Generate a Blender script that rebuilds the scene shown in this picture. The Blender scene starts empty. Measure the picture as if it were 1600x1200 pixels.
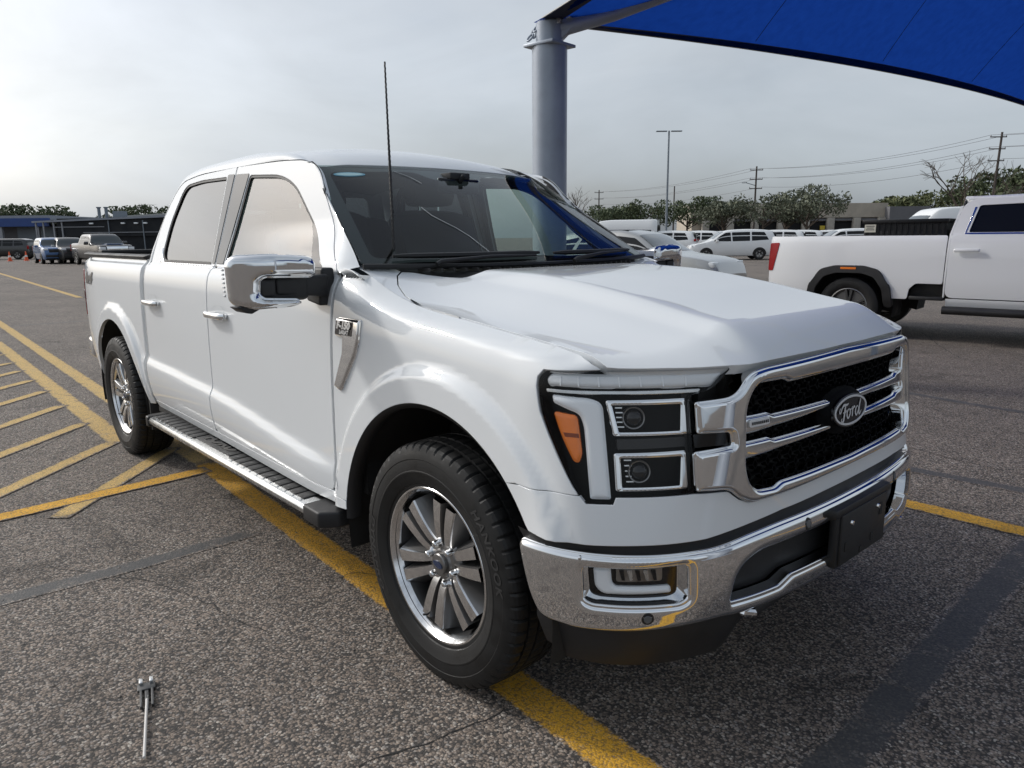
import bpy, bmesh, math, random
import numpy as np
from mathutils import Vector, Matrix, geometry, noise
R=math.radians
random.seed(7); rng=np.random.default_rng(7)
scene=bpy.context.scene; COL=scene.collection
# ---------------------------------------------------------------- camera
CAM=np.array([1.861,-2.2873,1.4807]); YAW,PITCH,ROLL,FPX=2.4104,-.1987,-.0100,1143.83
_f=np.array([math.cos(PITCH)*math.cos(YAW),math.cos(PITCH)*math.sin(YAW),math.sin(PITCH)])
_r=np.array([math.sin(YAW),-math.cos(YAW),0.]); _u=np.cross(_r,_f)
c_,s_=math.cos(ROLL),math.sin(ROLL); _r,_u=c_*_r+s_*_u,-s_*_r+c_*_u
cd=bpy.data.cameras.new('camera'); cam=bpy.data.objects.new('camera',cd); COL.objects.link(cam)
cam.matrix_world=Matrix(((_r[0],_u[0],-_f[0],CAM[0]),(_r[1],_u[1],-_f[1],CAM[1]),(_r[2],_u[2],-_f[2],CAM[2]),(0,0,0,1)))
cd.sensor_width=36; cd.lens=36*FPX/1600; cd.clip_end=3000; cd.clip_start=.05
scene.camera=cam
def ray(x,y): return _f+_r*(x-800)/FPX-_u*(y-600)/FPX
def at(x,y,depth): return CAM+ray(x,y)*depth          # point seen at a pixel of the photograph, at a given depth
def gnd(x,y,z=0.):
    d=ray(x,y); return CAM+d*((z-CAM[2])/d[2])
# ---------------------------------------------------------------- light
SUN_AZ,SUN_EL=R(206),R(34)
w=bpy.data.worlds.new('World'); scene.world=w; w.use_nodes=True
nt=w.node_tree; nt.nodes.clear()
def N(nt,t,**k):
    n=nt.nodes.new(t)
    for a,b in k.items():
        if a=='ins':
            for i,v in b.items(): n.inputs[i].default_value=v
        else: setattr(n,a,b)
    return n
sky=N(nt,'ShaderNodeTexSky',sky_type='NISHITA',sun_disc=False,sun_elevation=SUN_EL,sun_rotation=R(90)-SUN_AZ,air_density=1.0,dust_density=4.0,ozone_density=1.0)
tc=N(nt,'ShaderNodeTexCoord'); mp=N(nt,'ShaderNodeMapping',ins={3:(1.0,1.0,2.6)})
nz=N(nt,'ShaderNodeTexNoise',ins={'Scale':1.7,'Detail':5.,'Roughness':.5,'Distortion':.25})
rp=N(nt,'ShaderNodeMapRange',ins={1:.36,2:.64,3:.55,4:.97})
# thin high overcast: pale veil whose brightness follows the sky behind it
hs=N(nt,'ShaderNodeHueSaturation',ins={'Saturation':.10,'Value':1.08})
cm=N(nt,'ShaderNodeMix',data_type='RGBA',ins={0:.42}); cm.inputs[7].default_value=(5.1,5.95,6.9,1)
mx=N(nt,'ShaderNodeMix',data_type='RGBA'); bg=N(nt,'ShaderNodeBackground',ins={1:.15}); ou=N(nt,'ShaderNodeOutputWorld')
L=nt.links.new
L(tc.outputs['Generated'],mp.inputs[0]); L(mp.outputs[0],nz.inputs[0]); L(nz.outputs[0],rp.inputs[0])
L(sky.outputs[0],hs.inputs['Color']); L(hs.outputs[0],cm.inputs[6]); L(rp.outputs[0],mx.inputs[0]); L(sky.outputs[0],mx.inputs[6]); L(cm.outputs[2],mx.inputs[7]); n2=N(nt,'ShaderNodeTexNoise',ins={'Scale':2.6,'Detail':6.,'Roughness':.55,'Distortion':.6}); L(mp.outputs[0],n2.inputs[0]); r2_=N(nt,'ShaderNodeMapRange',ins={1:.35,2:.66,3:.93,4:1.07}); L(n2.outputs[0],r2_.inputs[0])
vm=N(nt,'ShaderNodeMix',data_type='RGBA',blend_type='MULTIPLY',ins={0:1.}); L(mx.outputs[2],vm.inputs[6]); L(r2_.outputs[0],vm.inputs[7]); L(vm.outputs[2],bg.inputs[0]); L(bg.outputs[0],ou.inputs[0])
sd=bpy.data.lights.new('sun','SUN'); sd.energy=1.6; sd.angle=R(5.0); sd.color=(1,.975,.94)
so=bpy.data.objects.new('sun',sd); COL.objects.link(so)
sdir=Vector((math.cos(SUN_AZ)*math.cos(SUN_EL),math.sin(SUN_AZ)*math.cos(SUN_EL),math.sin(SUN_EL)))
so.rotation_euler=(sdir).to_track_quat('Z','Y').to_euler(); so.location=sdir*60
vs=scene.view_settings; vs.view_transform='Standard'; vs.look='None'; vs.gamma=1; vs.exposure=-.18; vs.use_curve_mapping=False
scene.cycles.use_denoising=True
scene.cycles.max_bounces=10; scene.cycles.transparent_max_bounces=16; scene.cycles.glossy_bounces=6
scene.cycles.caustics_reflective=False; scene.cycles.caustics_refractive=False
# ---------------------------------------------------------------- object helpers
def lk(o): COL.objects.link(o); return o
def empty(name,loc=(0,0,0),rz=0):
    o=bpy.data.objects.new(name,None); o.location=loc; o.rotation_euler=(0,0,rz); o.empty_display_size=.2; return lk(o)
def tag(o,label=None,cat=None,group=None,kind=None):
    if label: o['label']=label
    if cat: o['category']=cat
    if group: o['group']=group
    if kind: o['kind']=kind
    return o
def mesh(name,v,f,mat,parent=None,smooth=True,sharp=None,normals=None,mats=None,midx=None):
    me=bpy.data.meshes.new(name)
    me.from_pydata([tuple(map(float,p)) for p in v],[],[tuple(map(int,q)) for q in f])
    if mats:
        for m in mats: me.materials.append(m)
        if midx is not None: me.polygons.foreach_set('material_index',list(map(int,midx)))
    else: me.materials.append(mat)
    if smooth:
        me.shade_smooth()
        if sharp: me.set_sharp_from_angle(angle=R(sharp))
    if normals is not None:
        me.normals_split_custom_set_from_vertices([tuple(map(float,n)) for n in normals])
    me.update()
    o=bpy.data.objects.new(name,me); lk(o)
    if parent is not None: o.parent=parent
    return o
def dup(o,parent=None,mirror=False,loc=None,rz=None):
    c=o.copy(); lk(c); c.parent=parent
    if mirror: c.scale=(c.scale[0],-c.scale[1],c.scale[2]); c.location.y=-c.location.y
    if loc is not None: c.location=loc
    if rz is not None: c.rotation_euler=(0,0,rz)
    for ch in o.children: dup(ch,c)
    return c
class MB:
    def __init__(s): s.v=[]; s.f=[]
    def add(s,v,f):
        n=len(s.v); s.v+= [tuple(map(float,p)) for p in v]; s.f+=[tuple(i+n for i in q) for q in f]; return s
    def box(s,c,d,rot=None,taper=1.0):
        x,y,z=[k/2 for k in d]; P=[]
        for k in (-1,1):
            t=taper if k>0 else 1
            for a,b in ((-1,-1),(1,-1),(1,1),(-1,1)): P.append(Vector((a*x*t,b*y*t,k*z)))
        if rot is not None: P=[rot@p for p in P]
        return s.add([Vector(c)+p for p in P],[(3,2,1,0),(4,5,6,7),(0,1,5,4),(1,2,6,5),(2,3,7,6),(3,0,4,7)])
    def tube(s,path,r,n=8,cap=True):
        path=[Vector(tuple(p)) for p in path]; m=len(path); rr=r if hasattr(r,'__len__') else [r]*m
        d0=None; rings=[]
        for i,p in enumerate(path):
            d=(path[min(i+1,m-1)]-path[max(i-1,0)]).normalized()
            if d0 is None:
                a=d.orthogonal().normalized()
            else:
                a=(a-d*a.dot(d)).normalized()
            b=d.cross(a); d0=d
            rings.append([p+(a*math.cos(2*math.pi*k/n)+b*math.sin(2*math.pi*k/n))*rr[i] for k in range(n)])
        V=[q for g in rings for q in g]; F=[]
        for i in range(m-1):
            for k in range(n): F.append((i*n+k,i*n+(k+1)%n,(i+1)*n+(k+1)%n,(i+1)*n+k))
        if cap: F.append(tuple(range(n-1,-1,-1))); F.append(tuple((m-1)*n+k for k in range(n)))
        return s.add(V,F)
    def lathe(s,prof,n=48,axis='z',c=(0,0,0),closed=False):
        V=[];F=[];m=len(prof)
        for k in range(n):
            a=2*math.pi*k/n
            for r,h in prof:
                p=(r*math.cos(a),r*math.sin(a),h)
                if axis=='y': p=(p[0],-p[2],p[1])     # h>0 points to -y
                if axis=='x': p=(p[2],p[0],p[1])
                V.append((p[0]+c[0],p[1]+c[1],p[2]+c[2]))
        for k in range(n):
            for i in range(m if closed else m-1):
                j=(i+1)%m; a,b=k*m,((k+1)%n)*m
                F.append((a+i,b+i,b+j,a+j))
        return s.add(V,F)
    def prism(s,poly,f0,f1):
        """poly: 2-D points; f0,f1 map (u,v)->3-D for both caps"""
        n=len(poly); V=[f0(*p) for p in poly]+[f1(*p) for p in poly]
        return s.add(V,[tuple(range(n-1,-1,-1)),tuple(range(n,2*n))]+[(i,(i+1)%n,n+(i+1)%n,n+i) for i in range(n)])
    def build(s,name,mat,parent=None,smooth=False,sharp=35,bevel=0,seg=2):
        o=mesh(name,s.v,s.f,mat,parent,smooth=False)
        bm=bmesh.new(); bm.from_mesh(o.data); bmesh.ops.recalc_face_normals(bm,faces=bm.faces)
        if bevel:
            e=[e for e in bm.edges if len(e.link_faces)==2 and e.calc_face_angle(0)>R(25)]
            bmesh.ops.bevel(bm,geom=e,offset=bevel,segments=seg,profile=.5,affect='EDGES',clamp_overlap=True)
        bm.to_mesh(o.data); bm.free()
        if smooth or bevel:
            o.data.shade_smooth(); o.data.set_sharp_from_angle(angle=R(sharp))
        return o
def grid(name,G,mat,parent=None,sharp=None,flip=False):
    G=np.asarray(G); n,m=G.shape[:2]; V=G.reshape(-1,3); F=[]
    for i in range(n-1):
        for j in range(m-1):
            q=(i*m+j,i*m+j+1,(i+1)*m+j+1,(i+1)*m+j); F.append(q[::-1] if flip else q)
    return mesh(name,V,F,mat,parent,True,sharp)
# ------------------------------------------------ 2-D outlines and surface panels
def rnd(poly,r=.02,n=5):
    """round the corners of a polygon; r may be a list"""
    out=[]; m=len(poly); P=[np.array(p,float) for p in poly]; rr=r if hasattr(r,'__len__') else [r]*m
    for i in range(m):
        a,b,c=P[i-1],P[i],P[(i+1)%m]; u=a-b; v=c-b; lu,lv=np.linalg.norm(u),np.linalg.norm(v)
        q=min(rr[i],lu*.48,lv*.48)
        if q<1e-5: out.append(b); continue
        p0=b+u/lu*q; p1=b+v/lv*q
        for k in range(n+1):
            t=k/n; out.append(p0*(1-t)**2+b*2*t*(1-t)+p1*t*t)
    return out
def dens(poly,step,closed=True):
    P=[np.array(p,float) for p in poly]; out=[]; m=len(P)
    for i in range(m if closed else m-1):
        a,b=P[i],P[(i+1)%m]; l=np.linalg.norm(b-a)
        if l<1e-6: continue
        k=max(1,int(math.ceil(l/step)))
        for j in range(k): out.append(a+(b-a)*j/k)
    if not closed: out.append(P[-1])
    return out
def arc(cx,cy,r,a0,a1,n=20): return [(cx+r*math.cos(R(a0+(a1-a0)*k/n)),cy+r*math.sin(R(a0+(a1-a0)*k/n))) for k in range(n+1)]
def area2(P):
    P=np.asarray(P); return .5*np.sum(P[:,0]*np.roll(P[:,1],-1)-np.roll(P[:,0],-1)*P[:,1])
def inpoly(q,P):
    P=np.asarray(P); x,y=q[:,0],q[:,1]; ins=np.zeros(len(q),bool); a=P; b=np.roll(P,-1,0)
    for (x0,y0),(x1,y1) in zip(a,b):
        if y0==y1: continue
        c=((y0>y)!=(y1>y)); xx=(x1-x0)*(y-y0)/(y1-y0)+x0; ins^=c&(x<xx)
    return ins
def dist2(q,loops):
    d=np.full(len(q),9.)
    for P in loops:
        a=np.asarray(P); b=np.roll(a,-1,0)
        for s in range(0,len(a),64):
            A=a[s:s+64]; B=b[s:s+64]; e=B-A; l=(e**2).sum(1)+1e-12
            t=np.clip(((q[:,None]-A)*e).sum(2)/l,0,1); p=A+e*t[...,None]
            d=np.minimum(d,np.sqrt(((q[:,None]-p)**2).sum(2)).min(1))
    return d
REF=np.array([-2.,0,.8])
def panel(name,outline,P,mat,parent=None,res=.035,holes=(),thick=.016,edge=.0025,off=0.,crown=None,ref=None,bres=None,norm=None):
    """sheet of metal/glass/plastic cut to an outline in the (u,v) domain of surface P, with rolled edges"""
    bres=bres or res
    outer=dens(outline,bres)
    if area2(outer)<0: outer=outer[::-1]
    hl=[]
    for h in holes:
        h=dens(h,bres)
        if area2(h)>0: h=h[::-1]
        hl.append(h)
    loops=[np.array(outer)]+[np.array(h) for h in hl]
    lo=loops[0].min(0); hi=loops[0].max(0)
    gx=np.arange(lo[0]+res/2,hi[0],res); gy=np.arange(lo[1]+res/2,hi[1],res)
    g=np.stack(np.meshgrid(gx,gy,indexing='ij'),-1).reshape(-1,2)
    if len(g):
        k=inpoly(g,loops[0])
        for h in loops[1:]: k&=~inpoly(g,h)
        g=g[k]
        if len(g): g=g[dist2(g,loops)>res*.42]
    if crown:                                   # extra rings so that the rounded rim is resolved
        ring=[]
        for lp in loops:
            e=np.roll(lp,-1,0)-np.roll(lp,1,0); nn=np.stack([-e[:,1],e[:,0]],1); nn/=np.linalg.norm(nn,axis=1,keepdims=True)+1e-9
            for fr in (.18,.42,.72,1.05): ring.append(lp+nn*crown[1]*fr)
        ring=np.vstack(ring); k=inpoly(ring,loops[0])
        for h in loops[1:]: k&=~inpoly(ring,h)
        ring=ring[k]; dd=dist2(ring,loops); ring=ring[dd>crown[1]*.15]
        if len(g): 
            gd=dist2(g,loops); g=g[gd>crown[1]*1.05]
        g=np.vstack([g,ring]) if len(g) else ring
        # thin out near-duplicates
        key=np.round(g/(crown[1]*.16)).astype(int); _,ix=np.unique(key,axis=0,return_index=True); g=g[np.sort(ix)]
    q=np.vstack(loops+[g]) if len(g) else np.vstack(loops)
    ed=[]; n0=0
    for lp in loops:
        m=len(lp); ed+=[(n0+i,n0+(i+1)%m) for i in range(m)]; n0+=m
    r=geometry.delaunay_2d_cdt([Vector(p) for p in q],ed,[],0,1e-7)
    V2=np.array([tuple(p) for p in r[0]]); F=np.array([f for f in r[2] if len(f)==3])
    c=V2[F].mean(1); k=inpoly(c,loops[0])
    for h in loops[1:]: k&=~inpoly(c,h)
    F=F[k]
    rf=np.array(ref if ref is not None else REF)
    e=6e-4
    def nrm(q):
        a=P(q[:,0]+e,q[:,1])-P(q[:,0]-e,q[:,1]); b=P(q[:,0],q[:,1]+e)-P(q[:,0],q[:,1]-e)
        n=np.cross(a,b); return n/(np.linalg.norm(n,axis=1,keepdims=True)+1e-12)
    n0_=nrm(V2); p0=P(V2[:,0],V2[:,1])
    if norm is not None: sgn=1. if (n0_@np.array(norm)).mean()>0 else -1.
    else: sgn=1. if ((p0-rf)*n0_).sum(1).mean()>0 else -1.
    if crown:
        h,wd=crown
        def lift(q):
            d=np.clip(dist2(q,loops)/wd,0,1); return h*np.sqrt(np.clip(1-(1-d)**2,0,1))
        def PP(u,v):
            qq=np.stack([u,v],1); return P(u,v)+sgn*nrm(qq)*(off+lift(qq))[:,None]
        ee=min(.25*wd,2e-3)
        X=PP(V2[:,0],V2[:,1])
        a=PP(V2[:,0]+ee,V2[:,1])-PP(V2[:,0]-ee,V2[:,1]); b=PP(V2[:,0],V2[:,1]+ee)-PP(V2[:,0],V2[:,1]-ee)
        nn=np.cross(a,b); nn/=np.linalg.norm(nn,axis=1,keepdims=True)+1e-12; nn*=sgn
    else:
        X=p0+sgn*n0_*off; nn=sgn*n0_
    flat=sgn*n0_
    ffl=np.cross(X[F[:,1]]-X[F[:,0]],X[F[:,2]]-X[F[:,0]]); bad=(ffl*nn[F].mean(1)).sum(1)<0
    F[bad]=F[bad][:,::-1]
    # rim: boundary edges of the kept triangles
    from collections import Counter
    cnt=Counter()
    for f in F:
        for i in range(3): cnt[(min(f[i],f[(i+1)%3]),max(f[i],f[(i+1)%3]))]+=1
    V=[tuple(x) for x in X]; NN=[tuple(x) for x in nn]; FF=[tuple(f) for f in F]
    if thick>0:
        nb={}
        bd=[]
        for f in F:
            for i in range(3):
                a,b=f[i],f[(i+1)%3]
                if cnt[(min(a,b),max(a,b))]==1: bd.append((a,b))
        od={}
        for a,b in bd:
            t=X[b]-X[a]; o=np.cross(t,flat[a]); o/=np.linalg.norm(o)+1e-12
            for k_ in (a,b): od[k_]=od.get(k_,0)+o
        ix={}
        for k_,o in od.items():
            o=o/(np.linalg.norm(o)+1e-12); i0=len(V); fl=flat[k_]
            V.append(tuple(X[k_]+o*edge*.7-fl*edge*.3)); NN.append(tuple((o+fl)/1.4142))
            V.append(tuple(X[k_]+o*edge-fl*edge)); NN.append(tuple(o))
            V.append(tuple(X[k_]+o*edge-fl*(edge+thick))); NN.append(tuple(o))
            ix[k_]=i0
        for a,b in bd:
            ia,ib=ix[a],ix[b]
            FF+= [(b,a,ia,ib),(ib,ia,ia+1,ib+1),(ib+1,ia+1,ia+2,ib+2)]
    return mesh(name,V,FF,mat,parent,True,None,NN)
def text_geo(s,size=1.,shear=0.,extrude=0.,align='CENTER',offset=0.,spacing=1.):
    cu=bpy.data.curves.new('txt','FONT'); cu.body=s; cu.size=size; cu.shear=shear; cu.extrude=extrude; cu.align_x=align; cu.align_y='CENTER'; cu.resolution_u=3; cu.offset=offset; cu.space_character=spacing
    o=lk(bpy.data.objects.new('txt',cu)); dg=bpy.context.evaluated_depsgraph_get(); me=bpy.data.meshes.new_from_object(o.evaluated_get(dg))
    v=[tuple(a.co) for a in me.vertices]; f=[tuple(p.vertices) for p in me.polygons]
    bpy.data.objects.remove(o); bpy.data.curves.remove(cu); bpy.data.meshes.remove(me); return v,f
# ---------------------------------------------------------------- materials
def pbr(name,base=(.5,.5,.5),rough=.5,metal=0.,coat=0.,coat_r=.03,spec=.5,bump=None,var=None,trans=0.,emis=None,sheen=0.):
    m=bpy.data.materials.new(name); m.use_nodes=True; nt=m.node_tree; b=nt.nodes['Principled BSDF']
    b.inputs['Base Color'].default_value=(*base,1); b.inputs['Roughness'].default_value=rough; b.inputs['Metallic'].default_value=metal
    b.inputs['Coat Weight'].default_value=coat; b.inputs['Coat Roughness'].default_value=coat_r; b.inputs['Specular IOR Level'].default_value=spec
    b.inputs['Transmission Weight'].default_value=trans
    tc=N(nt,'ShaderNodeTexCoord')
    if var:                                      # (scale, amount) mottled colour and roughness
        n=N(nt,'ShaderNodeTexNoise',ins={'Scale':var[0],'Detail':6.,'Roughness':.6}); nt.links.new(tc.outputs['Object'],n.inputs[0])
        r=N(nt,'ShaderNodeMapRange',ins={1:.3,2:.7,3:1-var[1],4:1+var[1]}); nt.links.new(n.outputs[0],r.inputs[0])
        x=N(nt,'ShaderNodeMix',data_type='RGBA',blend_type='MULTIPLY',ins={0:1.}); x.inputs[6].default_value=(*base,1); nt.links.new(r.outputs[0],x.inputs[7]); nt.links.new(x.outputs[2],b.inputs['Base Color'])
        r2=N(nt,'ShaderNodeMapRange',ins={1:.3,2:.7,3:max(rough*(1-var[1]),.01),4:min(1,rough*(1+var[1]))}); nt.links.new(n.outputs[0],r2.inputs[0]); nt.links.new(r2.outputs[0],b.inputs['Roughness'])
    if bump:                                     # (scale, strength, distance)
        n=N(nt,'ShaderNodeTexNoise',ins={'Scale':bump[0],'Detail':3.}); nt.links.new(tc.outputs['Object'],n.inputs[0])
        bp=N(nt,'ShaderNodeBump',ins={'Strength':bump[1],'Distance':bump[2]}); nt.links.new(n.outputs[0],bp.inputs['Height']); nt.links.new(bp.outputs[0],b.inputs['Normal'])
    if emis: b.inputs['Emission Color'].default_value=(*emis[0],1); b.inputs['Emission Strength'].default_value=emis[1]
    return m
def glass(name,tint=(.8,.85,.84),r0=.07,rough=0.,dirt=0.,ex=4.6):
    m=bpy.data.materials.new(name); m.use_nodes=True; nt=m.node_tree; nt.nodes.clear()
    t=N(nt,'ShaderNodeBsdfTransparent'); t.inputs[0].default_value=(*tint,1); g=N(nt,'ShaderNodeBsdfGlossy'); g.inputs['Roughness'].default_value=rough
    lw=N(nt,'ShaderNodeLayerWeight',ins={0:.5}); pw=N(nt,'ShaderNodeMath',operation='POWER',ins={1:ex}); nt.links.new(lw.outputs['Facing'],pw.inputs[0])
    f=N(nt,'ShaderNodeMapRange',ins={1:0.,2:1.,3:r0,4:1.}); nt.links.new(pw.outputs[0],f.inputs[0]); x=N(nt,'ShaderNodeMixShader'); o=N(nt,'ShaderNodeOutputMaterial')
    nt.links.new(f.outputs[0],x.inputs[0]); nt.links.new(t.outputs[0],x.inputs[1]); nt.links.new(g.outputs[0],x.inputs[2]); last=x
    if dirt:
        d=N(nt,'ShaderNodeBsdfDiffuse'); d.inputs[0].default_value=(.5,.5,.48,1); tc=N(nt,'ShaderNodeTexCoord'); n=N(nt,'ShaderNodeTexNoise',ins={'Scale':3.,'Detail':6.}); nt.links.new(tc.outputs['Object'],n.inputs[0])
        r=N(nt,'ShaderNodeMapRange',ins={1:.35,2:.75,3:dirt*.4,4:dirt}); nt.links.new(n.outputs[0],r.inputs[0]); y=N(nt,'ShaderNodeMixShader'); nt.links.new(r.outputs[0],y.inputs[0]); nt.links.new(x.outputs[0],y.inputs[1]); nt.links.new(d.outputs[0],y.inputs[2]); last=y
    nt.links.new(last.outputs[0],o.inputs[0]); return m
M={}
M['white']=pbr('white_paint',(.77,.79,.80),.6,coat=1.,coat_r=.012,spec=0.)
M['chrome']=pbr('chrome',(.80,.81,.82),.045,1.)
M['satin']=pbr('satin_aluminium',(.62,.63,.63),.27,1.,var=(30,.12))
M['black']=pbr('black_plastic',(.016,.016,.017),.52,bump=(420,.25,.0006),var=(6,.25))
M['mesh']=pbr('grille_mesh_black',(.003,.003,.0035),.7,spec=.08)
M['gloss']=pbr('gloss_black',(.006,.006,.007),.07)
M['liner']=pbr('liner_black',(.018,.017,.016),.9,var=(5,.4))
M['rubber']=pbr('tyre_rubber',(.011,.011,.011),.58,spec=.35,bump=(160,.2,.0008),var=(14,.3))
M['seal']=pbr('window_rubber',(.008,.008,.008),.5)
M['alloy']=pbr('machined_alloy',(.76,.76,.76),.20,1.,var=(40,.12))
M['alloy_d']=pbr('painted_alloy',(.22,.215,.21),.36,.8,coat=.3)
M['barrel']=pbr('rim_barrel_grey',(.10,.10,.10),.4,.8)
M['steel']=pbr('brake_steel',(.28,.26,.24),.45,1.,var=(30,.3))
M['glass']=glass('clear_glass',(.72,.84,.79),.12,ex=3.8)
M['glass_w']=glass('windscreen_glass',(.66,.74,.72),.04,dirt=.008,ex=5.)
M['glass_p']=glass('privacy_glass',(.075,.08,.085),.10,ex=3.9)
M['lens']=glass('lamp_lens',(.985,.985,.985),.02,ex=6.)
M['amber']=pbr('amber_reflector',(.85,.20,.012),.25,coat=.6,bump=(260,.5,.001))
M['red']=pbr('red_lens',(.30,.004,.006),.2,spec=.35)
M['milky']=pbr('milky_light_guide',(.86,.89,.91),.3,coat=.5)
M['milky2']=pbr('clear_light_guide',(.76,.79,.81),.10,coat=1.,bump=(70,.25,.004))
M['interior']=pbr('interior_black',(.02,.021,.023),.7,var=(30,.2))
M['leather']=pbr('seat_leather',(.022,.022,.024),.5,bump=(200,.2,.001))
M['headliner']=pbr('headliner',(.22,.22,.21),.9)
M['badgewhite']=pbr('badge_silver',(.82,.83,.84),.25,.3)
M['badgeblack']=pbr('badge_black',(.006,.006,.008),.2,coat=.5)
M['trim']=pbr('pillar_lining',(.055,.056,.058),.85)
# ================================================================ the pickup: surfaces (metres; x forward from the front axle, y to its left)
def nspline(ts, C):
    """natural cubic spline through C (n,k) at knots ts -> function"""
    ts=np.asarray(ts,float); C=np.asarray(C,float); n=len(ts); h=np.diff(ts)
    A=np.eye(n); B=np.zeros((n,)+C.shape[1:])
    for i in range(1,n-1):
        A[i,i-1]=h[i-1]; A[i,i]=2*(h[i-1]+h[i]); A[i,i+1]=h[i]
        B[i]=6*((C[i+1]-C[i])/h[i]-(C[i]-C[i-1])/h[i-1])
    M=np.linalg.solve(A,B)
    def f(t):
        t=np.clip(np.asarray(t,float),ts[0],ts[-1]); i=np.clip(np.searchsorted(ts,t)-1,0,n-2)
        a=(ts[i+1]-t); b=(t-ts[i]); hh=h[i]
        if C.ndim>1: a=a[...,None]; b=b[...,None]; hh=hh[...,None]
        return M[i]*a**3/(6*hh)+M[i+1]*b**3/(6*hh)+(C[i]/hh-M[i]*hh/6)*a+(C[i+1]/hh-M[i+1]*hh/6)*b
    return f
def pch(xs,ys):
    """monotone cubic interpolation (flat outside)"""
    xs=np.asarray(xs,float); ys=np.asarray(ys,float); h=np.diff(xs); d=np.diff(ys)/h
    m=np.zeros(len(xs)); m[0]=d[0]; m[-1]=d[-1]
    for i in range(1,len(xs)-1):
        if d[i-1]*d[i]>0:
            w1=2*h[i]+h[i-1]; w2=h[i]+2*h[i-1]; m[i]=(w1+w2)/(w1/d[i-1]+w2/d[i])
    def f(x):
        x=np.clip(np.asarray(x,float),xs[0],xs[-1]); i=np.clip(np.searchsorted(xs,x)-1,0,len(xs)-2)
        t=(x-xs[i])/h[i]; t2=t*t; t3=t2*t
        return (2*t3-3*t2+1)*ys[i]+(t3-2*t2+t)*h[i]*m[i]+(-2*t3+3*t2)*ys[i+1]+(t3-t2)*h[i]*m[i+1]
    return f
def sst(a,b,x):
    t=np.clip((x-a)/(b-a),0,1); return t*t*t*(t*(6*t-15)+10)
# ---- body side -------------------------------------------------------
def smt(f,lo,hi,sig,n=1600):
    """the same curve, rounded off (C2) so that reflections stay smooth"""
    x=np.linspace(lo,hi,n); h=x[1]-x[0]; k=int(3*sig/h)+1; kx=np.arange(-k,k+1)*h; w=np.exp(-.5*(kx/sig)**2); w/=w.sum()
    y=f(x); yp=np.concatenate([y[0]+(y[1]-y[0])*np.arange(-k,0),y,y[-1]+(y[-1]-y[-2])*np.arange(1,k+1)]); y=np.convolve(yp,w,'valid'); m=np.gradient(y,h)
    def g(q):
        q=np.clip(np.asarray(q,float),lo,hi); i=np.clip(((q-lo)/h).astype(int),0,n-2); t=(q-x[i])/h; t2=t*t; t3=t2*t
        return (2*t3-3*t2+1)*y[i]+(t3-2*t2+t)*h*m[i]+(-2*t3+3*t2)*y[i+1]+(t3-t2)*h*m[i+1]
    return g
ZTOP=smt(pch([-5,-1.3,-.8,-.68,-.6,-.5,-.42,-.2,.11,.5,.9],[1.3595,1.3595,1.381,1.380,1.368,1.338,1.304,1.250,1.217,1.176,1.13]),-5,.9,.03,3000)
LEDGE=smt(pch([-5,-1.35,-.78,-.60,-.42,-.15,.9],[1,1,2.8,3.4,2.2,1.,1]),-5,.9,.06,2000)
PROF=smt(pch([0,.010,.022,.04,.08,.15,.25,.40,.9],[.845,.882,.917,.930,.944,.953,.958,.962,.964]),0,.9,.010)
CREASE=smt(pch([-3.1,-1.85,-.67,0],[.765,.715,.60,.56]),-3.1,0,.08)
BELT=1.345
AXF,AXR=0.0,-3.693
def FL(x,z):
    """raised lip round the wheel openings"""
    w=0.
    for ax,r0,r1 in ((AXF,.615,.675),(AXR,.60,.655)):
        r=np.hypot(x-ax,z-.42); w=w+.030*(1-sst(r0,r1,r))
    return w
def W(x,z): return W0(x,z)+FL(x,z)
def W0(x,z):
    x=np.asarray(x,float); z=np.asarray(z,float)
    u=ZTOP(x)-z
    w=PROF(np.clip(u,0,None)/LEDGE(x))
    # upper edge of the bed: keep upright
    w=np.where(x<-3.03, np.maximum(w, .915-0.12*np.clip(z-1.2,0,1)), w)
    # lower body: crease, bulge, tuck
    zc=CREASE(x); dv=zc-z
    low=.022*sst(-.03,.045,dv)-.05*np.clip((dv-.05)/.25,0,2)**2
    cab=sst(-3.2,-3.0,x)*(1-sst(-.95,-.45,x))
    bed=-.03*np.clip((.85-z)/.3,0,2)**2
    w=w+low*cab+bed*(1-cab)*(x<-1)
    # rear taper
    w=w-.072*np.clip((-4.1-x)/.7,0,1.1)**2
    # greenhouse
    g=.8975-.315*(z-BELT)-.058*np.clip((x+1.95)/1.0,0,1.1)**1.3*sst(1.345,1.58,z)
    k=(x<-.5)&(x>-3.04)
    w=np.where(k&(z>BELT), g, w)
    return w
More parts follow.
